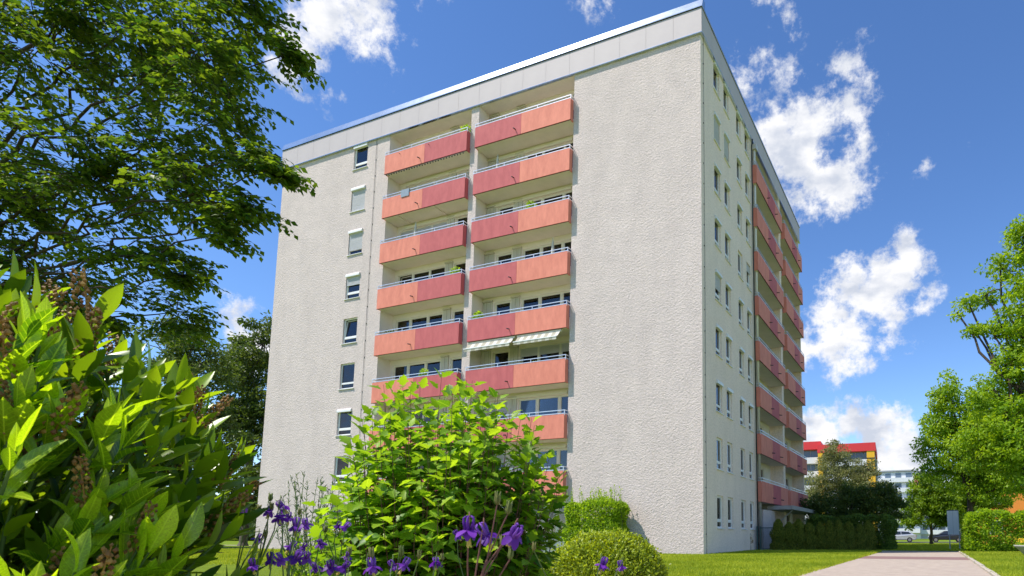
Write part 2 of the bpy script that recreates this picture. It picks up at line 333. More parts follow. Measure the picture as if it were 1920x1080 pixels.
def basis(d, n):
    d = d/np.maximum(np.linalg.norm(d, axis=1, keepdims=True), 1e-9)
    n = n - d*np.sum(n*d, axis=1, keepdims=True); ln = np.linalg.norm(n, axis=1, keepdims=True)
    bad = ln[:, 0] < 1e-4; n[bad] = np.array([.31, .77, .55]); n = n - d*np.sum(n*d, axis=1, keepdims=True)
    n = n/np.maximum(np.linalg.norm(n, axis=1, keepdims=True), 1e-9)
    return np.cross(d, n), d, n
def leaf_mass(name, tmpl, pos, d, n, size, material, parent=None, rnd=None, kind='stuff'):
    tv, tf = tmpl; X, Y, Z = basis(np.asarray(d, float).copy(), np.asarray(n, float).copy()); pos = np.asarray(pos, float); size = np.asarray(size, float)
    N = len(pos); k = len(tv)
    co = pos[:, None, :] + size[:, None, None]*(tv[None, :, 0:1]*X[:, None, :] + tv[None, :, 1:2]*Y[:, None, :] + tv[None, :, 2:3]*Z[:, None, :])
    co = co.reshape(-1, 3)
    me = bpy.data.meshes.new(name); nf = len(tf); ls = np.array([len(q) for q in tf]); flat = np.array([i for q in tf for i in q])
    me.vertices.add(N*k); me.vertices.foreach_set('co', co.ravel())
    idx = (np.arange(N)[:, None]*k + flat[None, :]).ravel(); tot = len(flat)
    me.loops.add(N*tot); me.loops.foreach_set('vertex_index', idx)
    me.polygons.add(N*nf)
    st = (np.arange(N)[:, None]*tot + np.concatenate([[0], np.cumsum(ls)[:-1]])[None, :]).ravel()
    me.polygons.foreach_set('loop_start', st)
    me.polygons.foreach_set('use_smooth', np.ones(N*nf, bool))
    me.update(calc_edges=True)
    if rnd is None: rnd = RNG.random(N)
    at = me.attributes.new('rnd', 'FLOAT', 'FACE'); at.data.foreach_set('value', np.repeat(rnd, nf).astype(np.float32))
    o = link(name, me, material, parent)
    if kind: o['kind'] = kind
    return o
def unit(N): 
    a = RNG.normal(size=(N, 3)); return a/np.linalg.norm(a, axis=1, keepdims=True)
def leaf_frame(d, n):
    d = Vector(d).normalized(); n = Vector(n); n = (n - d*n.dot(d)).normalized(); x = d.cross(n)
    return Matrix(((x.x, d.x, n.x), (x.y, d.y, n.y), (x.z, d.z, n.z))).to_4x4()

# ------------------------------------------------------------------ ground
def ground():
    b = MB(); xs = [-900, -60, -30, 0, 6.55, 10.32, 20, 60, 900]; ys = [-200, -26, -12, 0, 12, 45, 120, 1500]
    for i in range(len(xs)-1):
        for j in range(len(ys)-1): b.poly([(xs[i], ys[j], 0), (xs[i+1], ys[j], 0), (xs[i+1], ys[j+1], 0), (xs[i], ys[j+1], 0)])
    tag(b.build('lawn', 'lawn'), kind='structure')
    p = tag(MB().box(6.55, 10.3, -60, 9.6, -.1, .008).build('path', 'path_gravel'), kind='structure')
    tag(MB().box(6.552, 10.298, -1.9, 1.0, -.05, .012).build('paving_strip', 'path_strip', p))
    r = random.Random(2); ks = None
    for i in range(26):
        def mk():
            m = MB(); m.prism([(-.05, -.1), (.05, -.1), (.05, .045), (.035, .06), (-.035, .06), (-.05, .045)], .0, .985); return m.mesh('kerb_stone')
        me = cached('kerb', mk)
        o = link('kerb_stone', me, 'kerb', p); o.rotation_euler = (r.uniform(-.03, .03), 0, PI/2 + r.uniform(-.012, .012)); o.location = (10.36 + r.uniform(-.012, .012), -16.2+i, r.uniform(-.012, .008))
    tag(MB().box(-60, 60, 9.9, 11.3, -.1, .008).build('cross_path', 'path_gravel'), kind='structure')
    tag(MB().box(-60, 90, 56, 68, -.1, .01).build('road', 'asphalt'), kind='structure')
    bed = MB(); pts = []
    for i in range(40):
        a = 2*PI*i/40; pts.append((6.2+2.7*math.cos(a)+.15*math.sin(5*a) if False else 5.6+(2.75+.15*math.sin(5*a))*math.cos(a), -23.0+(4.4+.2*math.sin(4*a))*math.sin(a), .012))
    bed.poly(pts); tag(bed.build('flower_bed', 'soil'), kind='structure')
    # grass blades
    T = (np.array([(-.09, 0, 0), (.09, 0, 0), (.05, .6, -.04), (0, 1, -.16)]), [(0, 1, 2), (0, 2, 3)])
    def patch(x0, x1, y0, y1, n):
        q = RNG.random((n, 2)); x = x0+(x1-x0)*q[:, 0]; y = y0+(y1-y0)*q[:, 1]; return np.stack([x, y, np.zeros(n)], 1)
    P = np.concatenate([patch(-3, 6.58, -15, .0, 90000), patch(6.42, 6.66, -15, 9, 5000), patch(10.34, 10.46, -15, 9, 2500), patch(.05, 6.58, -.0, 9.8, 45000), patch(10.42, 17, -13, 9.8, 80000), patch(-30, -3, -14, -.05, 70000), patch(4, 13, 11.3, 40, 45000)])
    bedm = ((P[:, 0]-5.6)/2.8)**2 + ((P[:, 1]+23)/4.5)**2 > 1
    P = P[bedm]; N = len(P)
    d = np.stack([RNG.normal(0, .45, N), RNG.normal(0, .45, N), np.ones(N)], 1); nn = unit(N); nn[:, 2] *= .2
    big = .5+.5*np.sin(P[:, 0]*1.3+np.sin(P[:, 1]*.9))*np.sin(P[:, 1]*1.1+1)
    far = np.clip(np.hypot(P[:, 0]-9.25, P[:, 1]+25.7)/25, .8, 2)
    leaf_mass('grass', T, P, d, nn, RNG.uniform(.05, .10, N)*far**.5, 'grass_blade', rnd=np.clip(.75*RNG.random(N)+.4*big-.1, 0, 1))
    tag(bpy.data.objects['grass'], 'short green lawn grass in the sun beside the path', 'grass', kind='stuff')
ground()

# ------------------------------------------------------------------ apartment building
H = 2.75; X0 = -29.1; D = 23.38; ZF = 24.65
BLD = empty('apartment_building', (0, 0, 0), 0, 'nine storey grey rendered apartment block with orange and red balconies', 'building')
RZ = Matrix.Rotation(PI/2, 4, 'Z')
def wall_sheet(name, material, u0, u1, z0, z1, holes, depth, mw=None):
    """sheet in local x-z plane (outside = -y) with rectangular openings that have reveals"""
    us = sorted({u0, u1, *[h[0] for h in holes], *[h[1] for h in holes]}); zs = sorted({z0, z1, *[h[2] for h in holes], *[h[3] for h in holes]})
    b = MB()
    for i in range(len(us)-1):
        for j in range(len(zs)-1):
            cx = (us[i]+us[i+1])/2; cz = (zs[j]+zs[j+1])/2
            if any(h[0] < cx < h[1] and h[2] < cz < h[3] for h in holes): continue
            b.poly([(us[i], 0, zs[j]), (us[i+1], 0, zs[j]), (us[i+1], 0, zs[j+1]), (us[i], 0, zs[j+1])])
    for (a, c, e, g) in holes:
        b.poly([(a, 0, e), (a, 0, g), (a, depth, g), (a, depth, e)]); b.poly([(c, 0, g), (c, 0, e), (c, depth, e), (c, depth, g)])
        b.poly([(a, 0, g), (c, 0, g), (c, depth, g), (a, depth, g)]); b.poly([(c, 0, e), (a, 0, e), (a, depth, e), (c, depth, e)])
    return link(name, b.mesh(name), material, BLD, mw=mw)
WR = random.Random(11)
def window(mw, w, h, mull=(), transom=None, sill=True, box=False, shut=0., curtain=None, frame='white_frame', glass='glass', tilt=0, yin=.09, door=False, parent=None):
    """window part; local origin at lower left of its opening, x along the wall, y inwards"""
    def mk():
        b = MB(); t = .06; y0, y1 = yin, yin+.07
        b.box(0, t, y0, y1, 0, h); b.box(w-t, w, y0, y1, 0, h); b.box(t, w-t, y0, y1, h-t, h); b.box(t, w-t, y0, y1, 0, t)
        for x in mull: b.box(x-.06, x+.06, y0-.012, y1, t, h-t)
        if transom: b.box(t, w-t, y0-.01, y1, transom-.05, transom+.05)
        return b.mesh('window')
    o = link('window', cached(('wf', w, h, mull, transom, frame, yin), mk), frame, parent or BLD, mw=mw)
    xs = [.06, *mull, w-.06]
    zs = [.06] + ([transom] if transom else []) + [h-.06]
    for i in range(len(xs)-1):
        for j in range(len(zs)-1):
            a = xs[i] + (.06 if i else 0); c = xs[i+1] - (.06 if i < len(xs)-2 else 0); e = zs[j] + (.05 if j else 0); g = zs[j+1] - (.05 if j < len(zs)-2 else 0)
            big = j == len(zs)-2
            def mp():
                b = MB(); s = .045
                if big:      # opening sash around the main light
                    b.box(0, s, -.02, .03, 0, g-e); b.box(c-a-s, c-a, -.02, .03, 0, g-e); b.box(s, c-a-s, -.02, .03, 0, s); b.box(s, c-a-s, -.02, .03, g-e-s, g-e)
                else: b.box(0, c-a, -.004, .0, 0, .012)
                return b.mesh('sash')
            tl = tilt if (big and i == 0) else 0
            if big and (tl or WR.random() < .8):
                s = link('sash', cached(('sash', round(c-a, 3), round(g-e, 3), big, frame), mp), frame, o); s.location = (a, yin+.025, e); s.rotation_euler = (-tl, 0, 0)
            pn = link('pane', cached(('pane', round(c-a, 3), round(g-e, 3), glass), lambda: MB().box(.01, c-a-.01, .0, .008, .01, g-e-.01).mesh('pane')), glass, o); pn.location = (a, yin+.03, e); pn.rotation_euler = (-tl + WR.uniform(-.004, .004), 0, WR.uniform(-.006, .006))
    if curtain:
        def mc():
            b = MB(); n = max(8, int(w/.06)); pts = []
            for k in range(n+1):
                x = .03+(w-.06)*k/n; y = .30+.03*math.sin(k*1.9)
                pts.append((x, y))
            for k in range(n): b.poly([(*pts[k], .02), (*pts[k+1], .02), (*pts[k+1], h-.02), (*pts[k], h-.02)])
            return b.mesh('curtain')
        link('curtain', cached(('cu', w, h, curtain), mc), curtain, o)
    if sill:
        link('sill', cached(('sill', w), lambda: MB().prism([(-.07, -.05), (-.07, -.02), (.1, .012), (.1, -.05)], -.06, w+.06).mesh('sill')), 'white_frame', o)
    if box:
        link('shutter_box', cached(('sb', w), lambda: MB().prism([(-.09, h-.17), (-.09, h-.06), (-.05, h+.01), (.08, h+.01), (.08, h-.17)], .012, w-.012).mesh('shutter_box')), 'white_frame', o)
    if shut > 0:
        def ms():
            b = MB(); z = h-.05; hh = (h-.06)*shut; n = max(2, int(hh/.055))
            for k in range(n): b.prism([(.045, z-hh*(k+1)/n+.004), (.035, z-hh*(k+.5)/n), (.045, z-hh*k/n-.002), (.06, z-hh*k/n-.002), (.06, z-hh*(k+1)/n+.004)], .02, w-.02)
            return b.mesh('roller_shutter')
        link('roller_shutter', cached(('sh', w, h, round(shut, 2), frame), ms), 'shutter', o)
    return o

def building():
    xq, xp0, xp1, xb = -19.76, -13.65, -13.12, -6.97; RD = .9
    # --- main facade walls
    wx0, wx1, wz, wh = -22.70, -21.56, 1.13, 1.52
    wall_sheet('wall', 'stucco', X0, xq, -.05, ZF+.3, [(wx0, wx1, wz+k*H, wz+k*H+wh) for k in range(9)], .17)
    wall_sheet('wall', 'stucco', xb, 0, -.05, ZF+.3, [], .1)
    MB().box(xp0, xp1, .0, RD, -.05, ZF+.2).build('pillar', 'stucco', BLD)
    shut = {7: .97, 6: .82, 5: .45}
    for k in range(9):
        window(Matrix.Translation((wx0, 0, wz+k*H)), wx1-wx0, wh, (), .34, box=k in (8, 7, 6, 5, 2), shut=shut.get(k, 0), curtain='curtain_dark' if k in (3, 2) else ('curtain' if k in (0, 4, 8) else None), tilt=.12 if k == 4 else 0)
    # --- gable end and rear, roof deck, dark-coloured sheets standing in for room darkness behind the windows
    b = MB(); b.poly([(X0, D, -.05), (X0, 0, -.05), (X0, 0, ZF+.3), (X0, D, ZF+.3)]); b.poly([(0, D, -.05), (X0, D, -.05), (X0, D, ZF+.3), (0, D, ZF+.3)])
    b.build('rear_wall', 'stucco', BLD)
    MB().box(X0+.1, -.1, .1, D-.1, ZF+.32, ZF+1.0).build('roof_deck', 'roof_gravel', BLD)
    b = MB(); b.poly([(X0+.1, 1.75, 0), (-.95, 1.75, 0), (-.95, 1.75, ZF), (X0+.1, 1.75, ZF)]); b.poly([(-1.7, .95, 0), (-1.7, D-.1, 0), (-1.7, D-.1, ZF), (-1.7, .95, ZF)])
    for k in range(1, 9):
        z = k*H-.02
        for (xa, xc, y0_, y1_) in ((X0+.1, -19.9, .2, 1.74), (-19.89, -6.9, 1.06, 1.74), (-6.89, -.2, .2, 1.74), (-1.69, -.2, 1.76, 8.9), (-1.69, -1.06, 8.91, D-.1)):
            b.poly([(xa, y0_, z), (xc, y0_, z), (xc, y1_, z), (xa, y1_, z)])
    b.build('room_dark_sheet', 'room_dark', BLD)
    # --- loggia recesses on the main facade
    def recess(name, xa, xc, holes_a, cols):
        b = MB()
        e = .005
        b.poly([(xa+e, .004, -.05), (xa+e, RD, -.05), (xa+e, RD, ZF), (xa+e, .004, ZF)]); b.poly([(xc-e, RD, -.05), (xc-e, .004, -.05), (xc-e, .004, ZF), (xc-e, RD, ZF)])
        b.build('loggia_side_wall', 'cream_render', BLD)
        hs = []
        for k in range(9):
            for (a, c, lo, mull) in holes_a: hs.append((a, c, k*H+lo, k*H+2.45))
        wall_sheet('loggia_back_wall', 'cream_render', xa, xc, -.05, ZF+.1, hs, .14, Matrix.Translation((0, RD, 0)))
        b = MB(); b.box(xa+.003, xc-.003, .02, RD-.003, ZF, ZF+.1); b.build('loggia_ceiling', 'soffit', BLD)
        for k in range(9):
            for (a, c, lo, mull) in holes_a:
                r = WR.random(); sh = 0
                if k >= 6 and r < .55: sh = WR.choice((.35, .6, .95))
                elif r < .12: sh = .3
                window(Matrix.Translation((a, RD, k*H+lo)), round(c-a, 3), 2.45-lo, mull, None, False, False, sh, WR.choice((None, None, 'curtain', 'curtain_dark')), 'cream_frame', WR.choice(('glass', 'glass', 'glass_dim')), .10 if (k, a) in ((5, -19.5), (3, -10.58)) else 0, .05)
            for (a, c) in cols:
                def mk():
                    b = MB(); n = max(3, int((c-a)/.11)); s = (c-a)/n
                    for i in range(n): b.box(i*s+.008, (i+1)*s-.008, -.06 if i % 2 else -.045, 0, 0, 2.3)
                    b.box(0, c-a, -.03, -.004, 0, 2.32); b.box(-.02, c-a+.02, -.10, 0, 2.32, 2.40)
                    return b.mesh('shutter_panel')
                o = link('shutter_panel', cached(('cor', round(c-a, 2)), mk), 'corrugated', BLD); o.location = (a, RD-.003, k*H+.20)
            # a shallow lintel box above the windows on some floors
            if k in (1, 2, 6, 7):
                b = MB().box(xa+.6, xc-.6, RD-.09, RD-.003, k*H+2.46, k*H+2.62); b.build('lintel', 'cream_frame', BLD)
    recess('right', xp1, xb, [(-12.34, -11.26, .22, ()), (-10.58, -7.06, .9, (1.15, 2.5))], [(-13.08, -12.46), (-11.2, -10.66)])
    recess('left', xq, xp0, [(-19.5, -15.94, .9, (1.1, 2.42)), (-15.26, -14.2, .22, ())], [(-15.88, -15.36), (-14.14, -13.7)])
    # --- balconies
    def balcony(mw, wid, cols, spouts, ends=(True, True), depth=RD, hooks=False):
        p = .30; ph = 1.17; th = .05
        def ms(): return MB().box(.02, wid-.02, -p+th+.004, depth-.004, .012, .17).mesh('balcony')
        o = link('balcony', cached(('bal', round(wid, 2)), ms), 'soffit', BLD, mw=mw)
        n = len(cols); ws = {2: [.5, .5], 3: [.40, .30, .30]}[n]; x = .015; edges = []
        for i, c in enumerate(cols):
            w = (wid-.03)*ws[i]
            def mp():
                bb = MB(); g = .006
                bb.box(g, w-g, -p, -p+th, 0, ph); bb.box(g+.004, w-g-.004, -p-.004, -p, .0, .02); return bb.mesh('front_panel')
            q = link('front_panel', cached(('fp', round(w, 3), c), mp), c, o); q.location = (x, 0, 0); edges.append(x); x += w
        link('panel_edge_strip', cached(('es', round(wid, 2), n), lambda: MB().box(.012, wid-.012, -p+.006, -p+th-.004, -.022, -.001).mesh('panel_edge_strip')), 'panel_edge', o)
        for sd, c in ((0, cols[0]), (1, cols[-1])):
            xa = .015 if sd == 0 else wid-.015-th
            q = link('side_panel', cached(('sp', c), lambda: MB().box(0, th, -p+th+.002, -.015, 0, ph).mesh('side_panel')), c, o); q.location = (xa, 0, 0)
        def mr():
            b = MB(); t = .016; z1 = 1.37; z0 = 1.21; yf = -p+.025
            for z in (z1, z0): b.box(.0, wid, yf-t, yf+t, z-t, z+t); b.box(-.001, 2*t, yf+t, -.02, z-t, z+t); b.box(wid-2*t, wid+.001, yf+t, -.02, z-t, z+t)
            m = max(2, int(round(wid/1.9)))
            for i in range(m+1): xx = .018+(wid-.036)*i/m; b.box(xx-.014, xx+.014, yf-.013, yf+.013, 1.10, z1-t)
            return b.mesh('railing')
        link('railing', cached(('rl', round(wid, 2)), mr), 'metal_rail', o)
        for sx in spouts:
            q = link('spout', cached('spout', lambda: MB().tube([(0, .02, .012), (0, -.19, -.02)], .028, 8).mesh('spout', True)), 'dark_metal', o); q.location = (sx, -p, .34)
        if hooks:
            for hx in (1.2, 3.4):
                q = link('bracket', cached('hook', lambda: MB().tube([(0, 0, 0), (0, -.10, .02)], .014, 6).mesh('bracket')), 'dark_metal', o); q.location = (hx, -p, .98)
        return o
    BAL = {}
    for k in range(1, 9):
        BAL['L', k] = balcony(Matrix.Translation((xq, 0, k*H)), xp0-xq, ('orange_panel', 'red_panel'), [2.72], hooks=k == 8)
        BAL['R', k] = balcony(Matrix.Translation((xp1, 0, k*H)), xb-xp1, ('red_panel', 'orange_panel'), [2.72])
    # --- right facade
    ya, yb1, yb2, ye = 9.02, 16.05, 16.62, 23.1
    cols = [(1.9, 2.82), (3.55, 4.42), (5.85, 6.72), (7.55, 8.4)]
    wall_sheet('wall', 'stucco_side', 0, ya, -.05, ZF+.3, [(a, c, 1.2+k*H, 1.2+k*H+1.5) for a, c in cols for k in range(9)], .17, RZ)
    for k in range(9):
        for i, (a, c) in enumerate(cols):
            bx = (k in (8, 7, 6, 5) and i < 2) or (k in (6, 7, 8) and i >= 2) or k in (2, 3, 4)
            s = {(7, 0): .95, (7, 1): .8, (4, 0): .6, (5, 3): .3}.get((k, i), 0)
            window(RZ @ Matrix.Translation((a, 0, 1.2+k*H)), round(c-a, 3), 1.5, (), .32, box=bx, shut=s, curtain=WR.choice((None, None, 'curtain', 'curtain_dark')))
    b = MB(); b.box(-.9, 0, yb1, yb2, -.05, ZF+.2); b.build('pillar', 'stucco_side', BLD)
    b = MB(); b.box(-.9, 0, ye, D, -.05, ZF+.25); b.build('pillar', 'stucco_side', BLD)
    for (y0, y1) in ((ya, yb1), (yb2, ye)):
        hs = []
        for k in range(9):
            hs += [(y0+.5, y0+3.4, k*H+.9, k*H+2.45), (y0+4.2, y0+5.3, k*H+.22, k*H+2.45)]
        wall_sheet('loggia_back_wall', 'cream_render', y0, y1, -.05, ZF+.1, hs, .14, Matrix.Translation((-RD, 0, 0)) @ RZ)
        for k in range(9):
            window(Matrix.Translation((-RD, 0, 0)) @ RZ @ Matrix.Translation((y0+.5, 0, k*H+.9)), 2.9, 1.55, (1.0, 2.0), None, False, False, 0, WR.choice((None, 'curtain')), 'cream_frame', 'glass', 0, .05)
            window(Matrix.Translation((-RD, 0, 0)) @ RZ @ Matrix.Translation((y0+4.2, 0, k*H+.22)), 1.1, 2.23, (), None, False, False, 0, WR.choice((None, 'curtain_dark')), 'cream_frame', 'glass', 0, .05)
        MB().box(-RD+.003, -.02, y0+.003, y1-.003, ZF, ZF+.1).build('loggia_ceiling', 'soffit', BLD)
        for k in range(1, 9):
            balcony(RZ @ Matrix.Translation((y0 + (.0 if y0 < 10 else .15), 0, k*H)), y1-y0 - (.12 if y0 < 10 else .15), ('orange_panel', 'red_panel', 'orange_panel'), [2.6, 4.8])
    b = MB(); b.poly([(0, ya, -.05), (-RD, ya, -.05), (-RD, ya, ZF+.1), (0, ya, ZF+.1)]); b.build('loggia_side_wall', 'cream_render', BLD)
    # entrance: ground floor block, canopy and its strut
    MB().box(-.88, .12, 9.9, 12.9, 0, 2.35).build('store_wall', 'stucco', BLD)
    cn = MB().box(-.2, 1.35, 12.2, 21.5, 2.42, 2.66).build('entrance_canopy', 'concrete', BLD)
    MB().tube([(.05, 13.4, 1.5), (1.1, 13.4, 2.42)], .035, 6).build('strut', 'metal_rail', cn); MB().tube([(.05, 20.4, 1.5), (1.1, 20.4, 2.42)], .035, 6).build('strut', 'metal_rail', cn)
    # --- fascia panels, drip edges, coping sheets
    n = 20; w = (0.1-X0+.1)/n
    for i in range(n):
        o = link('fascia_panel', cached('fasc', lambda: MB().box(.005, w-.005, -.10, -.003, ZF+.04, ZF+1.30).mesh('fascia_panel')), 'fascia_panel', BLD); o.location = (X0-.1+i*w, 0, 0)
    n2 = 16; w2 = (D+.1+.1)/n2
    for i in range(n2):
        o = link('fascia_panel', cached('fasc2', lambda: MB().box(.005, w2-.005, -.10, -.003, ZF+.04, ZF+1.30).mesh('fascia_panel')), 'fascia_panel', BLD, mw=RZ @ Matrix.Translation((-.1+.004+i*w2, 0, 0)))
    MB().box(X0-.12, .12, -.135, -.004, ZF, ZF+.035).build('drip_edge', 'zinc', BLD); MB().box(.004, .135, -.003, D+.12, ZF, ZF+.035).build('drip_edge', 'zinc', BLD)
    MB().box(X0-.1, .1, -.085, .1, ZF+1.30, ZF+1.36).build('shadow_gap', 'dark_metal', BLD); MB().box(-.1, .085, .101, D+.1, ZF+1.30, ZF+1.36).build('shadow_gap', 'dark_metal', BLD)
    prof = [(-.15, ZF+1.34), (-.15, ZF+1.38), (-.02, ZF+1.80), (.28, ZF+1.84), (.28, ZF+1.34)]
    r = random.Random(5)
    for i in range(10):
        L0 = X0-.15+i*(0.15-X0+.15)/10; L1 = X0-.15+(i+1)*(.15-X0+.15)/10
        MB().prism([(y+r.uniform(-.006, .006) if False else y, z) for y, z in prof], L0+.004, L1-.004 if i < 9 else L1-.002).build('coping_sheet', 'zinc', BLD).rotation_euler = (0, 0, 0)
    for i in range(8):
        L0 = .15+i*(D-.0)/8; L1 = .15+(i+1)*D/8
        o = MB().prism(prof, L0+.14*(i == 0)+.004, L1-.004).build('coping_sheet', 'zinc', BLD); o.matrix_local = RZ
    # --- drainpipes, lightning conductors
    for yy, m_ in ((8.72, 'dark_metal'), (9.28, 'drainpipe')):
        MB().tube([(.1, yy, 0), (.1, yy, ZF-.4), (.16, yy, ZF-.1), (.16, yy, ZF+.0)], .04 if m_ == 'dark_metal' else .085, 10).build('drainpipe', m_, BLD, True)
    b = MB(); b.box(.02, .3, 9.05, 9.45, ZF-.42, ZF-.1); b.build('rainwater_hopper', 'drainpipe', BLD)
    def conductor(pts, off, ax):
        o = MB().tube(pts, .009, 5).build('lightning_conductor', 'dark_metal', BLD)
        z = .9
        while z < ZF-.2:
            c = MB(); c.box(-.025, .025, -.03, .0, -.02, .02) if ax == 0 else c.box(0, .03, -.025, .025, -.02, .02)
            q = link('clip', cached(('clip', ax), lambda: c.mesh('clip')), 'dark_metal', o); q.location = (off[0], off[1], z); z += 1.02
    conductor([(-20.81, -.035, 0), (-20.81, -.035, ZF)], (-20.81, 0), 0)
    conductor([(.035, .32, 0), (.035, .32, ZF)], (0, .32), 1)
    # --- awnings let out under the fourth floor balcony of the right bay, one folded in on the left bay
    def awning(x0, x1, zt, out, drop):
        a = MB().prism([(-.22, zt-.10), (-.22, zt), (-.1, zt), (-.1, zt-.10)], x0, x1).build('awning', 'cream_frame', BLD)
        ns = 12; s = (x1-x0-.1)/ns
        for i in range(ns):
            xa = x0+.05+i*s
            def mk():
                b = MB(); n = 4
                for k in range(n):
                    t0, t1 = k/n, (k+1)/n; y0_, y1_ = -.2-out*t0, -.2-out*t1; z0_, z1_ = -.05-drop*t0-.05*math.sin(PI*t0), -.05-drop*t1-.05*math.sin(PI*t1)
                    b.poly([(0, y0_, z0_), (s, y0_, z0_), (s, y1_, z1_), (0, y1_, z1_)]); b.poly([(0, y1_, z1_-.006), (s, y1_, z1_-.006), (s, y0_, z0_-.006), (0, y0_, z0_-.006)])
                b.box(0, s, -.2-out-.012, -.2-out, -.05-drop-.14, -.05-drop)
                return b.mesh('awning_stripe')
            q = link('awning_stripe', cached(('aw', round(s, 3), i % 2), mk), 'awning_cloth' if i % 2 else 'awning_stripe', a); q.location = (xa, 0, zt)
        MB().box(x0+.03, x1-.03, -.2-out-.03, -.2-out+.02, zt-.06-drop, zt-.01-drop).build('front_bar', 'white_frame', a)
        for xx in (x0+.5, x1-.5): MB().tube([(xx, -.2, zt-.12), (xx+.25, -.25-out*.5, zt-.22-drop*.4), (xx, -.2-out, zt-.07-drop)], .018, 5).build('arm', 'white_frame', a)
    awning(xp1+.03, -10.1, 4*H-.03, .36, .42); awning(-9.95, xb-.35, 4*H-.03, .36, .42)
    # thin battens under one soffit and a cable of fairy lights under the top left balcony
    for x in (-18.6, -15.9): MB().box(x-.03, x+.03, -.26, .88, 7*H-.045, 7*H+.008).build('batten', 'soffit', BLD)
    b = MB(); pts = []
    for i in range(60): pts.append((xq+.2+i*.098, -.3, 8*H-.06-.03*abs(math.sin(i*.6))))
    b.tube(pts, .008, 4); 
    for i in range(0, 60, 2): b.ico((pts[i][0], -.3, pts[i][2]-.05), .05)
    o = b.build('light_chain', 'dark_metal', BLD)
    return BAL
BAL = building()

# ------------------------------------------------------------------ things standing on the balconies
def leaf_ball(name, mat_, parent, c, r, n, size, tmpl=None, squash=1., up=.4, kind='stuff'):
    q = unit(n)*(RNG.random((n, 1))**.4)*np.array(r); pos = q+np.array(c)
    d = q/np.linalg.norm(q, axis=1, keepdims=True)+unit(n)*.8; nn = unit(n)*.6+np.array([0, 0, up]) + q/np.linalg.norm(q, axis=1, keepdims=True)*.5
    return leaf_mass(name, tmpl or leaf_template(RHOMB), pos, d, nn, RNG.uniform(.7, 1.3, n)*size, mat_, parent, kind=kind)
def balcony_things():
    z = 8*H+.17
    t = empty('potted_plant', (-14.0, -.02, z), 0, 'leafy green plant in a pot on the top left balcony', 'plant')
    MB().lathe([(.0, 0), (.13, 0), (.17, .3), (.15, .3)], n=12).build('pot', 'bark', t); leaf_ball('foliage', 'hedge_leaf', t, (0, 0, 1.2), (.28, .22, .35), 260, .12); MB().tube([(0, 0, .25), (0, 0, 1.2)], .015, 5).build('stem', 'stem_green', t)
    z = 3*H
    lab = ['flower box with pink blooms below the awnings, nearest the pillar', 'flower box with pink blooms below the awnings, middle one', 'flower box with pink blooms below the awnings, farthest from the pillar']
    for i, x in enumerate((-12.2, -10.6, -8.9)):
        t = empty('flower_box', (x, -.16, z+1.13), 0, lab[i], 'flower box', 'flower boxes below the awnings')
        MB().box(-.4, .4, -.08, .08, -.16, 0).build('trough', 'bark', t); leaf_ball('foliage', 'hedge_leaf', t, (0, 0, .06), (.4, .1, .09), 160, .06); leaf_ball('blooms', 'violet_petal' if i == 1 else 'raceme', t, (0, -.03, .1), (.38, .1, .08), 40, .05)
    t = empty('folding_chair', (-8.55, .25, z+.17), .3, 'blue folding chair on the balcony below the awnings', 'chair')
    b = MB(); b.prism([(-.2, .45), (-.2, .48), (.2, .46), (.2, .43)], -.22, .22); b.build('seat', 'blue_cloth', t)
    MB().prism([(.2, .5), (.23, .5), (.38, 1.32), (.35, 1.33)], -.22, .22).build('backrest', 'blue_cloth', t)
    for s in (-.22, .22):
        MB().tube([(s, -.25, 0), (s, .36, 1.3)], .012, 5).build('leg', 'metal_rail', t); MB().tube([(s, .3, 0), (s, -.2, .46)], .012, 5).build('leg', 'metal_rail', t)
    z = 4*H+.17
    for i, (x, lb) in enumerate(((-19.3, 'small potted plant in the corner of the left balcony with no awning, fourth floor'), (-18.9, 'second small potted plant, right of the one in the balcony corner'))):
        t = empty('potted_plant', (x, .1, z), 0, lb, 'plant', 'corner balcony plants'); MB().lathe([(.0, 0), (.1, 0), (.14, .28), (.12, .28)], n=10).build('pot', 'bark', t); leaf_ball('foliage', 'dark_leaf', t, (0, 0, 1.15), (.16, .14, .22), 90, .09); MB().tube([(0, 0, .2), (0, 0, 1.1)], .012, 5).build('stem', 'stem_green', t)
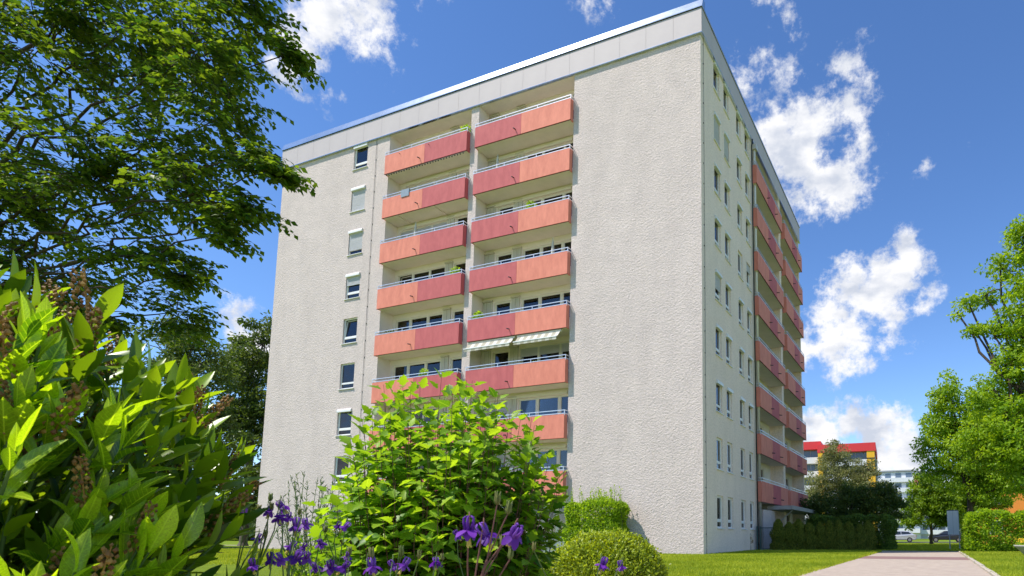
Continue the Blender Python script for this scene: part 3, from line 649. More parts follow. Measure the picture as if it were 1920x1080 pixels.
def more_balcony_things():
    for (x, k, lb) in ((-8.2, 5, 'closed white parasol on the fifth floor balcony of the right bay'), (-17.6, 6, 'closed white parasol on the sixth floor balcony of the left bay'), (-11.9, 7, 'closed white parasol on the seventh floor balcony of the right bay')):
        t = empty('parasol', (x, .2, k*H+.17), 0, lb, 'parasol', 'closed balcony parasols')
        MB().lathe([(.0, 0), (.2, 0), (.2, .06), (.03, .08)], n=12).build('base', 'concrete', t); MB().tube([(0, 0, .06), (0, 0, 2.2)], .018, 6).build('pole', 'white_frame', t)
        b = MB(); b.lathe([(.03, .95), (.10, 1.0), (.085, 1.4), (.06, 1.9), (.015, 2.15)], n=9); b.build('canopy', 'awning_cloth', t)
    for (x, k, lb) in ((-16.2, 3, 'bushy pot plant on the third floor balcony of the left bay'), (-12.6, 4, 'bushy pot plant beside the pillar on the fourth floor, right bay'), (-9.4, 6, 'bushy pot plant on the sixth floor balcony of the right bay'), (-14.3, 5, 'bushy pot plant on the fifth floor balcony of the left bay')):
        t = empty('potted_plant', (x, -.05, k*H+.17), 0, lb, 'plant', 'bushy balcony plants')
        MB().lathe([(.0, 0), (.13, 0), (.18, .34), (.15, .34)], n=12).build('pot', 'bark', t); MB().tube([(0, 0, .3), (.02, 0, 1.2)], .014, 5).build('stem', 'stem_green', t); leaf_ball('foliage', 'hedge_leaf', t, (0, 0, 1.22), (.26, .18, .28), 240, .11)
    for (x, k, m_, lb) in ((-18.3, 7, 'towel_cloth', 'grey blue towel hung over the seventh floor rail of the left bay'),):
        o = MB().prism([(-.335, -.42), (-.325, -.42), (-.325, .012), (-.235, .012), (-.235, -.25), (-.225, -.25), (-.225, .022), (-.335, .022)], 0, .6).build('towel', m_, None, loc=(x, 0, k*H+1.39)); tag(o, lb, 'towel')
balcony_things(); more_balcony_things()

# ------------------------------------------------------------------ trees
def limb(b, p0, p1, r0, r1, seg=5, wob=.08, n=6, sag=0.):
    p0 = Vector(p0); p1 = Vector(p1); L = (p1-p0).length; pts = []; rs = []
    for i in range(seg+1):
        t = i/seg; w = wob*L*math.sin(PI*t)
        pts.append(p0.lerp(p1, t)+Vector((random.uniform(-w, w), random.uniform(-w, w), random.uniform(-w, w)+sag*L*math.sin(PI*t)))); rs.append(r0+(r1-r0)*t)
    b.tube(pts, rs, n, False); return pts
def tree(name, label, base, trunk_h, trunk_r, lumps, leafm, leaf, nclump, per, clump_r, bark='bark', tmpl=None, flat=.55, group=None, cat='tree', upbias=.5):
    """lumps: (x, y, z, r) crown volumes relative to base"""
    t = empty(name, base, 0, label, cat, group); b = MB()
    top = Vector((random.uniform(-.1, .1), random.uniform(-.1, .1), trunk_h))
    limb(b, (0, 0, -.1), top, trunk_r, trunk_r*.6, 6, .015, 10)
    b.tube([(0, 0, -.1), (0, 0, .25)], [trunk_r*1.5, trunk_r*1.02], 10, False)
    vol = np.array([l[3]**3 for l in lumps]); vol = vol**.8; vol /= vol.sum()
    cs = []
    for i in range(nclump):
        l = lumps[RNG.choice(len(lumps), p=vol)]; q = unit(1)[0]*(RNG.random()**.33)
        cs.append(np.array(l[:3])+q*np.array([l[3], l[3], l[3]*(l[4] if len(l) > 4 else 1)]))
    cs = np.array(cs)
    # limbs run to the lump centres, then to clumps
    hubs = []
    for l in lumps:
        c = Vector(l[:3]); s = top*(.55+.45*random.random()) if c.z > trunk_h*.8 else Vector((0, 0, max(.4*trunk_h, min(c.z*.8, trunk_h))))
        pts = limb(b, s, c, trunk_r*.42, trunk_r*.16, 6, .07, 6, .05); hubs.append(c)
    for c in cs[::max(1, len(cs)//160)]:
        c = Vector(c); h = min(hubs, key=lambda q: (q-c).length); limb(b, h, c, trunk_r*.13, trunk_r*.03, 4, .09, 4)
    b.build('trunk', bark, t, True)
    N = nclump*per; ci = np.repeat(np.arange(nclump), per)
    off = unit(N)*(RNG.random((N, 1))**.5)*clump_r*(.7+.6*RNG.random((nclump, 1)))[ci]; off[:, 2] *= flat
    pos = cs[ci]+off
    d = off/(np.linalg.norm(off, axis=1, keepdims=True)+1e-6)*.7+unit(N)*.8; d[:, 2] -= .25
    nn = unit(N)*.75+np.array([0, 0, upbias])
    cl = RNG.random(nclump); rnd = np.clip(.6*cl[ci]+.4*RNG.random(N), 0, 1)
    leaf_mass('crown', tmpl or leaf_template(SMALL), pos, d, nn, RNG.uniform(.7, 1.3, N)*leaf, leafm, t, rnd)
    return t

CR = [(0.043, -19.83, 8.811, 0.8), (0.813, -19.724, 8.095, 0.35), (-0.072, -20.421, 7.933, 1.2), (-1.657, -20.544, 8.719, 1.5), (-2.937, -21.081, 8.351, 1.6), (0.301, -20.264, 6.826, 0.85), (-1.086, -20.304, 6.561, 1.2), (1.007, -20.185, 6.116, 0.4), (1.463, -20.102, 5.853, 0.22), (-2.194, -20.769, 6.3, 1.5), (-3.97, -20.972, 6.147, 1.5), (-0.106, -20.218, 5.699, 0.85), (0.757, -20.073, 5.425, 0.4), (0.498, -20.181, 5.103, 0.35), (-1.333, -20.408, 5.1, 0.9), (-0.558, -20.082, 4.68, 0.5), (-4.016, -20.449, 5.015, 1.2), (-5.529, -21.626, 7.814, 2.0), (-6.243, -21.384, 5.762, 2.0), (-2.629, -20.951, 10.703, 1.8), (-0.629, -20.112, 10.51, 1.3), (-5.739, -21.715, 10.744, 2.0), (-2.817, -19.946, 4.463, 0.8), (-2.31, -19.191, 4.645, 0.7)]
def near_tree():
    base = Vector((-7.2, -21.3, 0)); t = empty('hornbeam_tree', base, 0, 'large leafy tree with drooping sprays overhanging the upper left corner', 'tree')
    b = MB(); top = Vector((.3, .1, 6.2)); limb(b, (0, 0, -.1), top, .3, .17, 7, .02, 12); b.tube([(0, 0, -.1), (0, 0, .35)], [.46, .31], 12, False); limb(b, top, (.8, .2, 11.5), .17, .05, 6, .03, 8)
    tw = MB(); P = []; Dv = []; Nn = []; S = []
    rs = random.Random(4)
    for (x, y, z, r) in CR:
        r *= .9; c = Vector((x-.46, y-.19, z+.05))-base
        s = Vector((.25*c.x/8+.1, .05, max(2.6, min(c.z*.78, 9.5))))
        limb(b, s, c, .028+.016*r, .008, 16, .022, 6, .03)
        ns = int(27*r**2.0)+8
        for i in range(ns):
            q = Vector(unit(1)[0])*r*(RNG.random()**.36); q.z *= .85
            tip = c+q
            start = c+q*.25+Vector((rs.uniform(-.1, .1), rs.uniform(-.1, .1), rs.uniform(-.05, .1)))
            dirv = (tip-start); Ln = max(dirv.length, .25)
            hd = Vector((dirv.x+.4, dirv.y+.05, dirv.z*.5)).normalized()
            pts = [start+dirv*(k/5)+Vector((0, 0, .05*math.sin(PI*k/5)-.05*(k/5)**2)) for k in range(6)]
            tw.tube(pts, [.010, .008, .007, .005, .004, .003], 4, False)
            # side twigs with alternate leaves in flat sprays
            side = hd.cross(Vector((0, 0, 1))).normalized()
            for k in range(7):
                o = start+dirv*(.3+.7*k/6); sg = 1 if k % 2 else -1
                sd = (hd*.75+side*sg*rs.uniform(.5, 1)+Vector((0, 0, rs.uniform(-.45, .1)))).normalized(); sl = rs.uniform(.22, .42)
                if k == 6: sd = (hd+Vector((0, 0, rs.uniform(-.5, 0)))).normalized()
                e = o+sd*sl+Vector((0, 0, -.04)); tw.tube([o, (o+e)/2+Vector((0, 0, .015)), e], [.004, .003, .002], 3, False)
                ln = sd.cross(Vector((0, 0, 1))).normalized()
                for j in range(7):
                    a = o+(e-o)*((j+.6)/7); g = 1 if j % 2 else -1
                    ld = sd*.5+ln*g*.85+Vector((rs.uniform(-.4, .4), rs.uniform(-.4, .4), rs.uniform(-.6, .25)))
                    P.append(a); Dv.append(ld); Nn.append(Vector((rs.uniform(-.8, .8), rs.uniform(-.8, .8), 1))); S.append(rs.uniform(.08, .12))
    b.build('trunk', 'bark', t, True); tw.build('twigs', 'bark', t)
    leaf_mass('crown', leaf_template([(0, .02), (.45, .34), (1, .01)], .15, .2), np.array(P), np.array(Dv), np.array(Nn), np.array(S), 'tree_leaf', t)
near_tree()

def trees():
    tree('dark_tree', 'dark green tree close behind the laurel, left of the block', (-37.4, .3, 0), 7, .3, [(0, 0, 9.5, 3.3), (1.8, .5, 7, 2.5), (-2, 0, 7.5, 3), (.5, 0, 12.5, 2.2), (0, 0, 14.6, 1.8), (-3, 0, 13.5, 2.6), (2.4, 0, 4.6, 1.9), (-1, 0, 4, 2.2), (-5.5, -1, 8, 3.6), (-8, -2, 11, 3.5), (-5, -2, 4, 2.8)], 'dark_leaf', .24, 420, 75, .75, 'bark_grey')
    tree('dark_tree', 'tall airy tree touching the left edge of the block', (-43.2, 8.5, 0), 9, .32, [(0, 0, 12.5, 3.4), (3, 1, 10, 2.9), (-2.5, 0, 10, 3), (.5, 0, 17.0, 2.4), (3.0, 1, 15.4, 1.8), (5.0, 1, 13.2, 1.6), (4.5, 1.5, 5.5, 2.6), (1.5, 0, 4.5, 2.6), (5.5, 2, 9.5, 2.2), (-2, 0, 15.5, 2.4)], 'dark_leaf', .26, 500, 75, .75, 'bark_grey')
    tree('maple_tree', 'bright green maple standing behind the clipped hedge', (11.6, 23.5, 0), 5, .26, [(0, 0, 8.6, 2.6), (-1.2, 0, 6.6, 2.3), (1.7, .5, 7.3, 2.5), (2.2, 0, 10, 1.9), (-.9, -.3, 10.6, 1.4), (-.4, 0, 11.9, .9), (.8, 0, 4.9, 2.0), (2.7, -.5, 5.3, 1.9), (-1.9, 0, 9, 1.2)], 'bright_leaf', .20, 520, 75, .58)
    tree('maple_tree', 'tallest bright maple reaching out of the right edge', (14.6, 10.4, 0), 5.5, .27, [(0, 0, 12.5, 2.1), (.6, 0, 9, 2.2), (-1.5, 0, 15.0, .95), (-.4, 0, 16.2, 1.1), (-2.3, .1, 13.6, .62), (-3.1, .2, 13.3, .5), (-3.7, .2, 12.9, .3), (-2.9, 0, 11.7, .45), (-2.0, 0, 11.3, .7), (-1.2, 0, 9.8, 1.1), (-2.2, 0, 8.4, 1.2), (-1.9, -.3, 6.6, 1.7), (-2.7, .4, 5.4, 1.6), (-.6, -.5, 5, 1.8), (1, 0, 15, 1.8)], 'bright_leaf', .18, 560, 75, .5)
    tree('maple_tree', 'round bright tree behind the other maples at the orange building', (16.5, 31, 0), 4.5, .24, [(0, 0, 7, 2.7), (-2.2, 0, 6, 2.1), (2, 0, 6.6, 2.4), (0, 0, 9.3, 2.1), (-2.5, 0, 8.2, 1.6)], 'bright_leaf', .22, 240, 65, .68)
    tree('round_tree', 'small dense rounded tree at the end of the path', (8.9, 37.0, 0), 2.3, .16, [(0, 0, 4.5, 2.0, 1.1), (-.9, -.2, 3.3, 1.7), (.9, 0, 3.4, 1.8), (0, 0, 6.2, 1.15), (-1.7, 0, 2.3, 1.0), (1.6, 0, 2.4, 1.2)], 'round_leaf', .19, 300, 75, .46)
    tree('round_tree', 'second rounded tree hidden half behind the grey board', (12.3, 40.0, 0), 2.3, .16, [(0, 0, 4.4, 2.2), (1.6, 0, 3.8, 2.0), (-.5, 0, 2.6, 1.5), (0, 0, 6, 1.4)], 'round_leaf', .21, 230, 70, .5)
    tree('olive_tree', 'silvery olive green tree in front of the red roofed block', (-1.0, 51.0, 0), 4.6, .24, [(0, 0, 8, 3.0), (-1.9, 0, 6.4, 2.6), (2.5, 0, 6.2, 2.5), (-.4, 0, 10.6, 1.6), (3.4, 0, 8.6, 1.3), (-.9, 0, 12, .7), (4.5, 0, 5, 2)], 'olive_leaf', .2, 420, 60, .65, 'bark_grey')
    tree('dark_tree', 'low dark tree spreading over the tall hedge', (3.9, 20.5, 0), 1.6, .14, [(0, 0, 2.9, 1.4), (-1.6, 0, 2.6, 1.3), (1.5, 0, 3.1, 1.3), (2.9, .2, 2.7, .9), (-2.7, 0, 2.9, 1.0), (2.3, 0, 4.1, .7), (.2, 0, 3.9, .9)], 'dark_leaf', .15, 330, 60, .45)
trees()

# ------------------------------------------------------------------ hedges and clipped bushes
def box_hedge(name, label, x0, y0, x1, y1, w, h, leafm, size, n, round_=.25, group=None, shoots=0):
    c = Vector(((x0+x1)/2, (y0+y1)/2, 0)); a = math.atan2(y1-y0, x1-x0); Ln = math.hypot(x1-x0, y1-y0)
    t = empty(name, c, a, label, 'hedge', group)
    b = MB()
    for i in range(max(3, int(Ln/.45))):
        x = random.uniform(-Ln/2+.1, Ln/2-.1); limb(b, (x, random.uniform(-.1, .1), 0), (x+random.uniform(-.2, .2), random.uniform(-w*.35, w*.35), h*.85), .02, .006, 4, .06, 4)
    b.build('stem', 'bark', t)
    # leaves in a shell near the surface of a rounded box, with bumps
    q = RNG.random((n, 3))*2-1; m = np.max(np.abs(q), axis=1, keepdims=True); q = q/m*(.80+.20*RNG.random((n, 1))**.6)
    e = np.array([Ln/2, w/2, h/2]); p = q*e
    rr = np.minimum(e.min()*.95, round_*1.6); inner = np.clip(p, -(e-rr), e-rr); dlt = p-inner; dl = np.linalg.norm(dlt, axis=1, keepdims=True); p = np.where(dl > rr, inner+dlt/np.maximum(dl, 1e-6)*rr*(.9+.12*RNG.random((n, 1))), p)
    bump = .05*np.sin(p[:, 0]*3.1+1)+.05*np.sin(p[:, 0]*7.3+p[:, 2]*4)+.04*np.sin(p[:, 2]*6+p[:, 0]*2.2)
    out = q/np.linalg.norm(q, axis=1, keepdims=True); p = p+out*bump[:, None]*1.3+unit(n)*.06
    p[:, 2] += h/2
    d = out*.6+unit(n)*.8+np.array([0, 0, .35]); nn = out*.6+unit(n)*.7+np.array([0, 0, .4])
    o = leaf_mass('foliage', leaf_template(RHOMB), p, d, nn, RNG.uniform(.7, 1.35, n)*size, leafm, t)
    if shoots:
        P = []; Dd = []; tb = MB()
        for i in range(shoots):
            x = random.uniform(-Ln/2, Ln/2); y = random.uniform(-w/2, w/2); hh = random.uniform(.2, .75)
            tb.tube([(x, y, h-.1), (x+random.uniform(-.06, .06), y, h+hh)], [.006, .002], 3, False)
            for k in range(12): P.append((x+random.uniform(-.03, .03), y+random.uniform(-.03, .03), h-.05+hh*k/11)); Dd.append((random.uniform(-1, 1), random.uniform(-1, 1), .8))
        tb.build('shoots', 'stem_green', t); leaf_mass('shoot_leaves', leaf_template(RHOMB), np.array(P), np.array(Dd), unit(len(P)), RNG.uniform(.06, .11, len(P)), leafm, t)
    return t
def thuja(base, h, r, i, label):
    t = empty('thuja', base, 0, label, 'conifer', 'thujas in the low shaded row')
    MB().tube([(0, 0, 0), (0, 0, h*.8)], [.03, .01], 5).build('trunk', 'bark', t)
    n = 5200; z = RNG.random(n)**.85*h; a = RNG.random(n)*2*PI; prof = r*np.clip((1-(z/h)**4.5), .1, 1)*(.85+.15*np.sin(z*9+i)); rad = prof*np.sqrt(.25+.75*RNG.random(n))
    p = np.stack([rad*np.cos(a), rad*np.sin(a), z], 1); out = np.stack([np.cos(a), np.sin(a), np.full(n, 1.3)], 1)
    leaf_mass('foliage', leaf_template([(0, .03), (.5, .22), (1, .02)]), p, out+unit(n)*.6, np.stack([np.cos(a), np.sin(a), np.zeros(n)], 1)+unit(n)*.5, RNG.uniform(.07, .14, n), 'conifer_leaf', t)
def hedges():
    box_hedge('tall_hedge', 'tall dark clipped hedge behind the thuja row', 1.9, 14.4, 7.0, 12.9, 1.3, 1.95, 'hedge_dark_leaf', .11, 42000)
    box_hedge('clipped_hedge', 'bright green clipped hedge right of the path end', 10.55, 9.6, 16.6, 10.9, 1.2, 2.0, 'hedge_leaf', .12, 42000, .3)
    box_hedge('wall_hedge', 'square clipped bush against the bare grey wall', -6.3, -.78, -3.4, -.78, 1.25, 2.35, 'hedge_leaf', .085, 34000, .3, shoots=46)
    N = 10; words = ['first', 'second', 'third', 'fourth', 'fifth', 'sixth', 'seventh', 'eighth', 'ninth', 'tenth']
    for i in range(N):
        t = i/(N-1); x = 1.25+t*4.55+random.uniform(-.05, .05); y = 8.7+t*2.9+random.uniform(-.1, .1)
        thuja((x, y, 0), random.uniform(1.35, 1.7), random.uniform(.42, .52), i, f'low shaded thuja, {words[i]} of the row counted from the block')
    # clipped ball in the bed
    t = empty('box_ball', (5.9, -19.55, 0), 0, 'yellow green clipped round bush in front of the bare wall', 'bush')
    b = MB()
    for i in range(26):
        a = random.uniform(0, 2*PI); limb(b, (0, 0, 0), (.5*math.cos(a), .5*math.sin(a), random.uniform(.3, .8)), .012, .004, 4, .06, 4)
    b.build('stem', 'bark', t)
    n = 24000; q = unit(n); q[:, 2] = np.where(q[:, 2] < -.45, -q[:, 2], q[:, 2]); sh = (.80+.2*RNG.random((n, 1))**.5); bump = 1+.035*np.sin(q[:, 0:1]*9+q[:, 2:3]*5)+.03*np.sin(q[:, 1:2]*13)
    p = q*sh*bump*np.array([.63, .63, .46])+np.array([0, 0, .40])+unit(n)*RNG.random((n, 1))**3*.07; d = q*.7+unit(n)*.8+np.array([0, 0, .3])
    leaf_mass('foliage', leaf_template([(0, .02), (.5, .3), (1, .05)]), p, d, q*.7+unit(n)*.6+np.array([0, 0, .3]), RNG.uniform(.022, .042, n), 'box_leaf', t)
    # wispy grey green shrub on the lawn side of the bed
    for (x, y, h, r, lb, m_, nst) in ((2.85, -20.8, 1.52, .34, 'wispy silver green shrub standing left of the big shrub', 'wispy_leaf', 46), (3.6, -21.2, 1.05, .42, 'low leafy bush at the foot of the wispy shrub', 'hedge_leaf', 40)):
        t = empty('wispy_shrub' if nst == 46 else 'low_bush', (x, y, 0), 0, lb, 'shrub'); b = MB(); P = []; Dd = []
        for i in range(nst):
            a = random.uniform(0, 2*PI); rr = r*random.random()**.6; tip = Vector((rr*math.cos(a), rr*math.sin(a), h*random.uniform(.6, 1)))
            pts = limb(b, (tip.x*.15, tip.y*.15, 0), tip, .008, .002, 5, .04, 4)
            for k in range(46):
                tt = .25+.75*random.random(); f = tt*5; i0 = min(int(f), 4); q = pts[i0].lerp(pts[i0+1], f-i0); P.append(q); Dd.append((random.uniform(-1, 1), random.uniform(-1, 1), .9))
        b.build('stem', 'stem_green', t); n = len(P)
        leaf_mass('foliage', leaf_template(NARROW if nst == 46 else RHOMB), np.array(P), np.array(Dd), unit(n)+np.array([0, 0, .5]), RNG.uniform(.035, .065, n), m_, t)
hedges()

# ------------------------------------------------------------------ big shrub with lobed leaves (centre) and cherry laurel (left)
def big_shrub():
    base = Vector((6.8, -23.05, 0)); t = empty('lobed_shrub', base, 0, 'big leafy shrub with lobed leaves in the middle of the bed', 'shrub')
    b = MB(); LP = []; rs = random.Random(21)
    rt = Vector((.92, .387, 0)); fw = Vector((-.387, .92, 0))
    NS = 255
    for i in range(NS):
        a = rs.uniform(0, 2*PI); rr = math.sqrt(rs.random())
        ex = .66*rr*math.cos(a); ey = .60*rr*math.sin(a)
        ztop = (1.74-.70*rr**3)*rs.uniform(.62, 1.0)
        if rs.random() < .1: ztop *= 1.05
        tip = rt*ex+fw*ey+Vector((0, 0, ztop)); root = rt*ex*.25+fw*ey*.25
        mid = root.lerp(tip, .5)+(rt*ex+fw*ey)*.22
        pts = []
        for k in range(9):
            s = k/8; p = root*(1-s)**2+mid*2*s*(1-s)+tip*s*s; pts.append(p+Vector((rs.uniform(-.008, .008), rs.uniform(-.008, .008), 0)))
        b.tube(pts, [.006-.005*k/8 for k in range(9)], 5, False)
        Ln = sum((pts[k+1]-pts[k]).length for k in range(8)); n = int(Ln*.75/.062); az = rs.uniform(0, 2*PI)
        for j in range(n):
            s = .28+.72*(j+.5)/n; f = s*8; k0 = min(int(f), 7); p = pts[k0].lerp(pts[k0+1], f-k0); tan = (pts[k0+1]-pts[k0]).normalized()
            az += PI/2+rs.uniform(-.3, .3); u = tan.orthogonal().normalized(); w = tan.cross(u)
            tipf = max(0, (s-.85)/.15)
            for g in (0, PI):
                o = u*math.cos(az+g)+w*math.sin(az+g); d = o*(1-.45*tipf)+tan*(.25+.7*tipf)+Vector((rs.uniform(-.3, .3), rs.uniform(-.3, .3), rs.uniform(-.55, .4))); nr = tan*.8-o*(.1+.3*tipf)+Vector((0, 0, .4))+Vector((rs.uniform(-.7, .7), rs.uniform(-.7, .7), rs.uniform(-.3, .3)))
                sz = rs.uniform(.068, .112)*(1-.25*tipf)
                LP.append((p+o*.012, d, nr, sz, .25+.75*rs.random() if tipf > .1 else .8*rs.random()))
    b.build('stem', 'stem_red', t, True)
    cl = CAM-base
    def key(q):
        p = q[0]; return (p-cl).length-.25*(p.z)
    vis = [q for q in LP if q[0].z > .62]; vis.sort(key=key); near = vis[:300]; ids = {id(q) for q in near}; rest = [q for q in LP if id(q) not in ids]
    var = []
    for k in range(6):
        tv, tf = leaf_template(LOBED, .1+.1*k/2, .15+.12*(k % 3)); m = bpy.data.meshes.new('leaf'); m.from_pydata([tuple(v) for v in tv], [], tf); m.polygons.foreach_set('use_smooth', [True]*len(m.polygons)); m.materials.append(MATS['shrub_leaf']); var.append(m)
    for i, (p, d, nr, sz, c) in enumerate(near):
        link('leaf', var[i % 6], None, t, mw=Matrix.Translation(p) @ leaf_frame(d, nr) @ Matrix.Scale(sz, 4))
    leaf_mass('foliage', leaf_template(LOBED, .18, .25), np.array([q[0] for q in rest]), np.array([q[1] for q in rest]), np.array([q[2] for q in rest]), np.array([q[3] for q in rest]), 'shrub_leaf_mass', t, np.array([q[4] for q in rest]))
big_shrub()

def laurel():
    base = Vector((7.25, -24.95, 0)); t = empty('cherry_laurel', base, 0, 'large glossy laurel bush close to the camera at lower left', 'bush')
    rt = Vector((.922, .387, 0)); fw = Vector((-.387, .922, 0)); rs = random.Random(8)
    ells = [(Vector((0, 0, .80)), .42, .44, .60), (-.34*rt+Vector((0, 0, .92)), .40, .45, .62), (.10*rt-.05*fw+Vector((0, 0, .52)), .46, .44, .42), (-.75*rt+Vector((0, 0, .85)), .4, .5, .6)]
    st = MB(); LV = []; RC = []
    golden = 2.4
    for ei, (c, rx, ry, rz) in enumerate(ells):
        for i in range(125 if ei < 3 else 60):
            q = Vector(unit(1)[0]); q.z = abs(q.z) if rs.random() < .75 else q.z
            tip = c+rt*q.x*rx+fw*q.y*ry+Vector((0, 0, q.z*rz))
            tip = c+(tip-c)*rs.uniform(.78, 1.04)
            inside = any(((tip-e[0]).dot(rt)/e[1])**2+((tip-e[0]).dot(fw)/e[2])**2+((tip.z-e[0].z)/e[3])**2 < .5 for e in ells)
            ax = ((tip-c).normalized()*.5+Vector((0, 0, .75))+rt*.25).normalized()
            root = tip-ax*.34-(tip-c)*.25
            st.tube([root, tip-ax*.1, tip], [.006, .004, .0025], 5, False)
            u = ax.orthogonal().normalized(); w = ax.cross(u); az = rs.uniform(0, 6.28); n = rs.randint(7, 9)
            for j in range(n):
                f = j/(n-1); az += golden+rs.uniform(-.2, .2); o = u*math.cos(az)+w*math.sin(az)
                ang = (.18+.72*f)*rs.uniform(.8, 1.2); d = ax*math.cos(ang)+o*math.sin(ang)+Vector((0, 0, rs.uniform(-.1, .08)))
                p = tip-ax*(.005+.15*f); nr = ax*math.sin(ang)-o*math.cos(ang)+Vector((rs.uniform(-.35, .35), rs.uniform(-.35, .35), rs.uniform(-.1, .35)))
                LV.append((p, d, nr, rs.uniform(.085, .165)*(.8+.2*f), inside))
            if rs.random() < .42: RC.append((tip-ax*rs.uniform(.02, .12), (ax+Vector((rs.uniform(-.5, .5), rs.uniform(-.5, .5), .3))).normalized()))
    st.build('stem', 'stem_green', t, True)
    cl = CAM-base
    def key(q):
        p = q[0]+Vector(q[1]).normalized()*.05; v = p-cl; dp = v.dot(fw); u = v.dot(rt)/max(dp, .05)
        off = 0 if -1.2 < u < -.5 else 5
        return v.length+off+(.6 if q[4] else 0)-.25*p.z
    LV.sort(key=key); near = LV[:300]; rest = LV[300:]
    var = []
    for k in range(8):
        tv, tf = leaf_template(LAUREL, (-.05, .08, .2, .3)[k % 4], (.18, .42)[k//4]); 
        tv[:, 0] += .035*np.sin(tv[:, 1]*3)*(1 if k % 2 else -1)
        m = bpy.data.meshes.new('leaf'); m.from_pydata([tuple(v) for v in tv], [], tf); m.polygons.foreach_set('use_smooth', [True]*len(m.polygons)); m.materials.append(MATS['laurel_leaf']); var.append(m)
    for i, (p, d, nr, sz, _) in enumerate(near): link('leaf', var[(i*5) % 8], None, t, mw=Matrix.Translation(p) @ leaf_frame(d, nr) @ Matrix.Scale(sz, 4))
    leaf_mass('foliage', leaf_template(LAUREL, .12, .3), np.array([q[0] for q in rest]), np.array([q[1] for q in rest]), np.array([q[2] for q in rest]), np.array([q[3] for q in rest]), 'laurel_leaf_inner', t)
    # spent brown flower spikes
    var = []
    for k in range(4):
        b = MB(); b.tube([(0, 0, 0), (0, .004*k, .11)], [.002, .001], 4, False)
        for j in range(46):
            a = j*2.4; z = .012+.1*j/46; r = .012*(1-.5*j/46)+rs.uniform(0, .003); b.ico((r*math.cos(a), r*math.sin(a), z), rs.uniform(.0032, .0052), 1.2)
        m = b.mesh('flower_spike'); at = m.attributes.new('rnd', 'FLOAT', 'FACE'); at.data.foreach_set('value', np.repeat(RNG.random(len(m.polygons)//4+1), 4)[:len(m.polygons)].astype(np.float32)); var.append(m)
    for i, (p, ax) in enumerate(RC[:150]):
        link('flower_spike', var[i % 4], 'raceme', t, mw=Matrix.Translation(p) @ ax.to_track_quat('Z', 'Y').to_matrix().to_4x4() @ Matrix.Scale(rs.uniform(1.0, 1.5), 4))
laurel()

# ------------------------------------------------------------------ columbines
FL = [(7.326, -24.473, 0.884), (7.396, -24.444, 0.892), (7.43, -24.43, 0.907), (7.571, -24.533, 0.868), (7.262, -24.283, 0.881), (7.568, -24.481, 0.849), (7.684, -24.54, 0.851), (7.328, -24.148, 0.854), (7.354, -24.137, 0.85), (7.274, -24.387, 0.808), (7.277, -24.277, 0.784), (7.13, -24.122, 0.779), (7.456, -24.311, 0.794), (7.711, -24.692, 0.748), (7.506, -24.507, 0.753), (7.674, -24.598, 0.757), (7.668, -24.547, 0.762), (7.692, -24.537, 0.762), (7.665, -24.44, 0.732), (7.443, -24.316, 0.721), (7.529, -24.28, 0.721), (7.45, -24.204, 0.751), (7.938, -24.542, 0.743), (7.749, -24.296, 0.73), (8.013, -24.51, 0.747), (7.722, -24.091, 0.731), (7.434, -23.669, 0.823), (8.42, -24.752, 0.832), (8.395, -24.676, 0.822), (8.489, -24.701, 0.821), (8.282, -23.964, 0.73), (8.287, -23.853, 0.719)]
POD = [(7.365, -24.457, 0.902), (7.397, -24.444, 0.936), (7.402, -24.442, 0.91), (7.39, -24.447, 0.828), (7.289, -24.164, 0.843), (8.005, -24.514, 0.78), (7.936, -24.543, 0.774), (7.971, -24.42, 0.77), (7.456, -24.202, 0.768), (8.449, -24.707, 0.893), (8.469, -24.699, 0.874), (8.476, -24.696, 0.785), (8.428, -24.662, 0.809), (8.313, -24.384, 0.794), (7.385, -24.34, 0.897), (7.814, -24.16, 0.754)]
def petal(b, ang, length, width, out, drop, curl, z0=0, r0=.003):
    """strip petal from the flower axis: leaves at angle ang, going outward and along -z (nodding bell opens to -z)"""
    n = 5; c, s = math.cos(ang), math.sin(ang); base = len(b.v)
    for i in range(n+1):
        t = i/n; r = r0+length*out*math.sin(t*1.4)+curl*length*t*t; z = z0-drop*length*t; w = width*(math.sin(PI*min(.97, t*.86+.08)))**.8
        for k in (-1, 0, 1): b.v.append((c*r-s*w*k, s*r+c*w*k, z+(.15*w if k else 0)))
    for i in range(n):
        a = base+3*i; b.f += [(a, a+1, a+4, a+3), (a+1, a+2, a+5, a+4)]
def flower_meshes():
    out = []
    for v in range(3):
        b = MB()
        for k in range(5): petal(b, k*2*PI/5+.2*v, .030, .0085, .75-.1*v, .45+.12*v, .12)
        sep = b.mesh('flower', True)
        b = MB()
        for k in range(5):
            a = (k+.5)*2*PI/5+.2*v; petal(b, a, .026, .0075, .28, .85, .05)
            c, s = math.cos(a), math.sin(a)
            b.tube([(c*.006, s*.006, -.002), (c*.010, s*.010, .014), (c*.010, s*.010, .022), (c*.004, s*.004, .025)], [.0042, .003, .002, .0016], 5)
        cor = b.mesh('corolla', True)
        b = MB()
        for k in range(9): a = k*.7; b.tube([(0, 0, -.004), (.004*math.cos(a), .004*math.sin(a), -.03-.002*(k % 3))], .0009, 3); b.ico((.004*math.cos(a), .004*math.sin(a), -.031-.002*(k % 3)), .0018)
        out.append((sep, cor, b.mesh('stamens')))
    return out
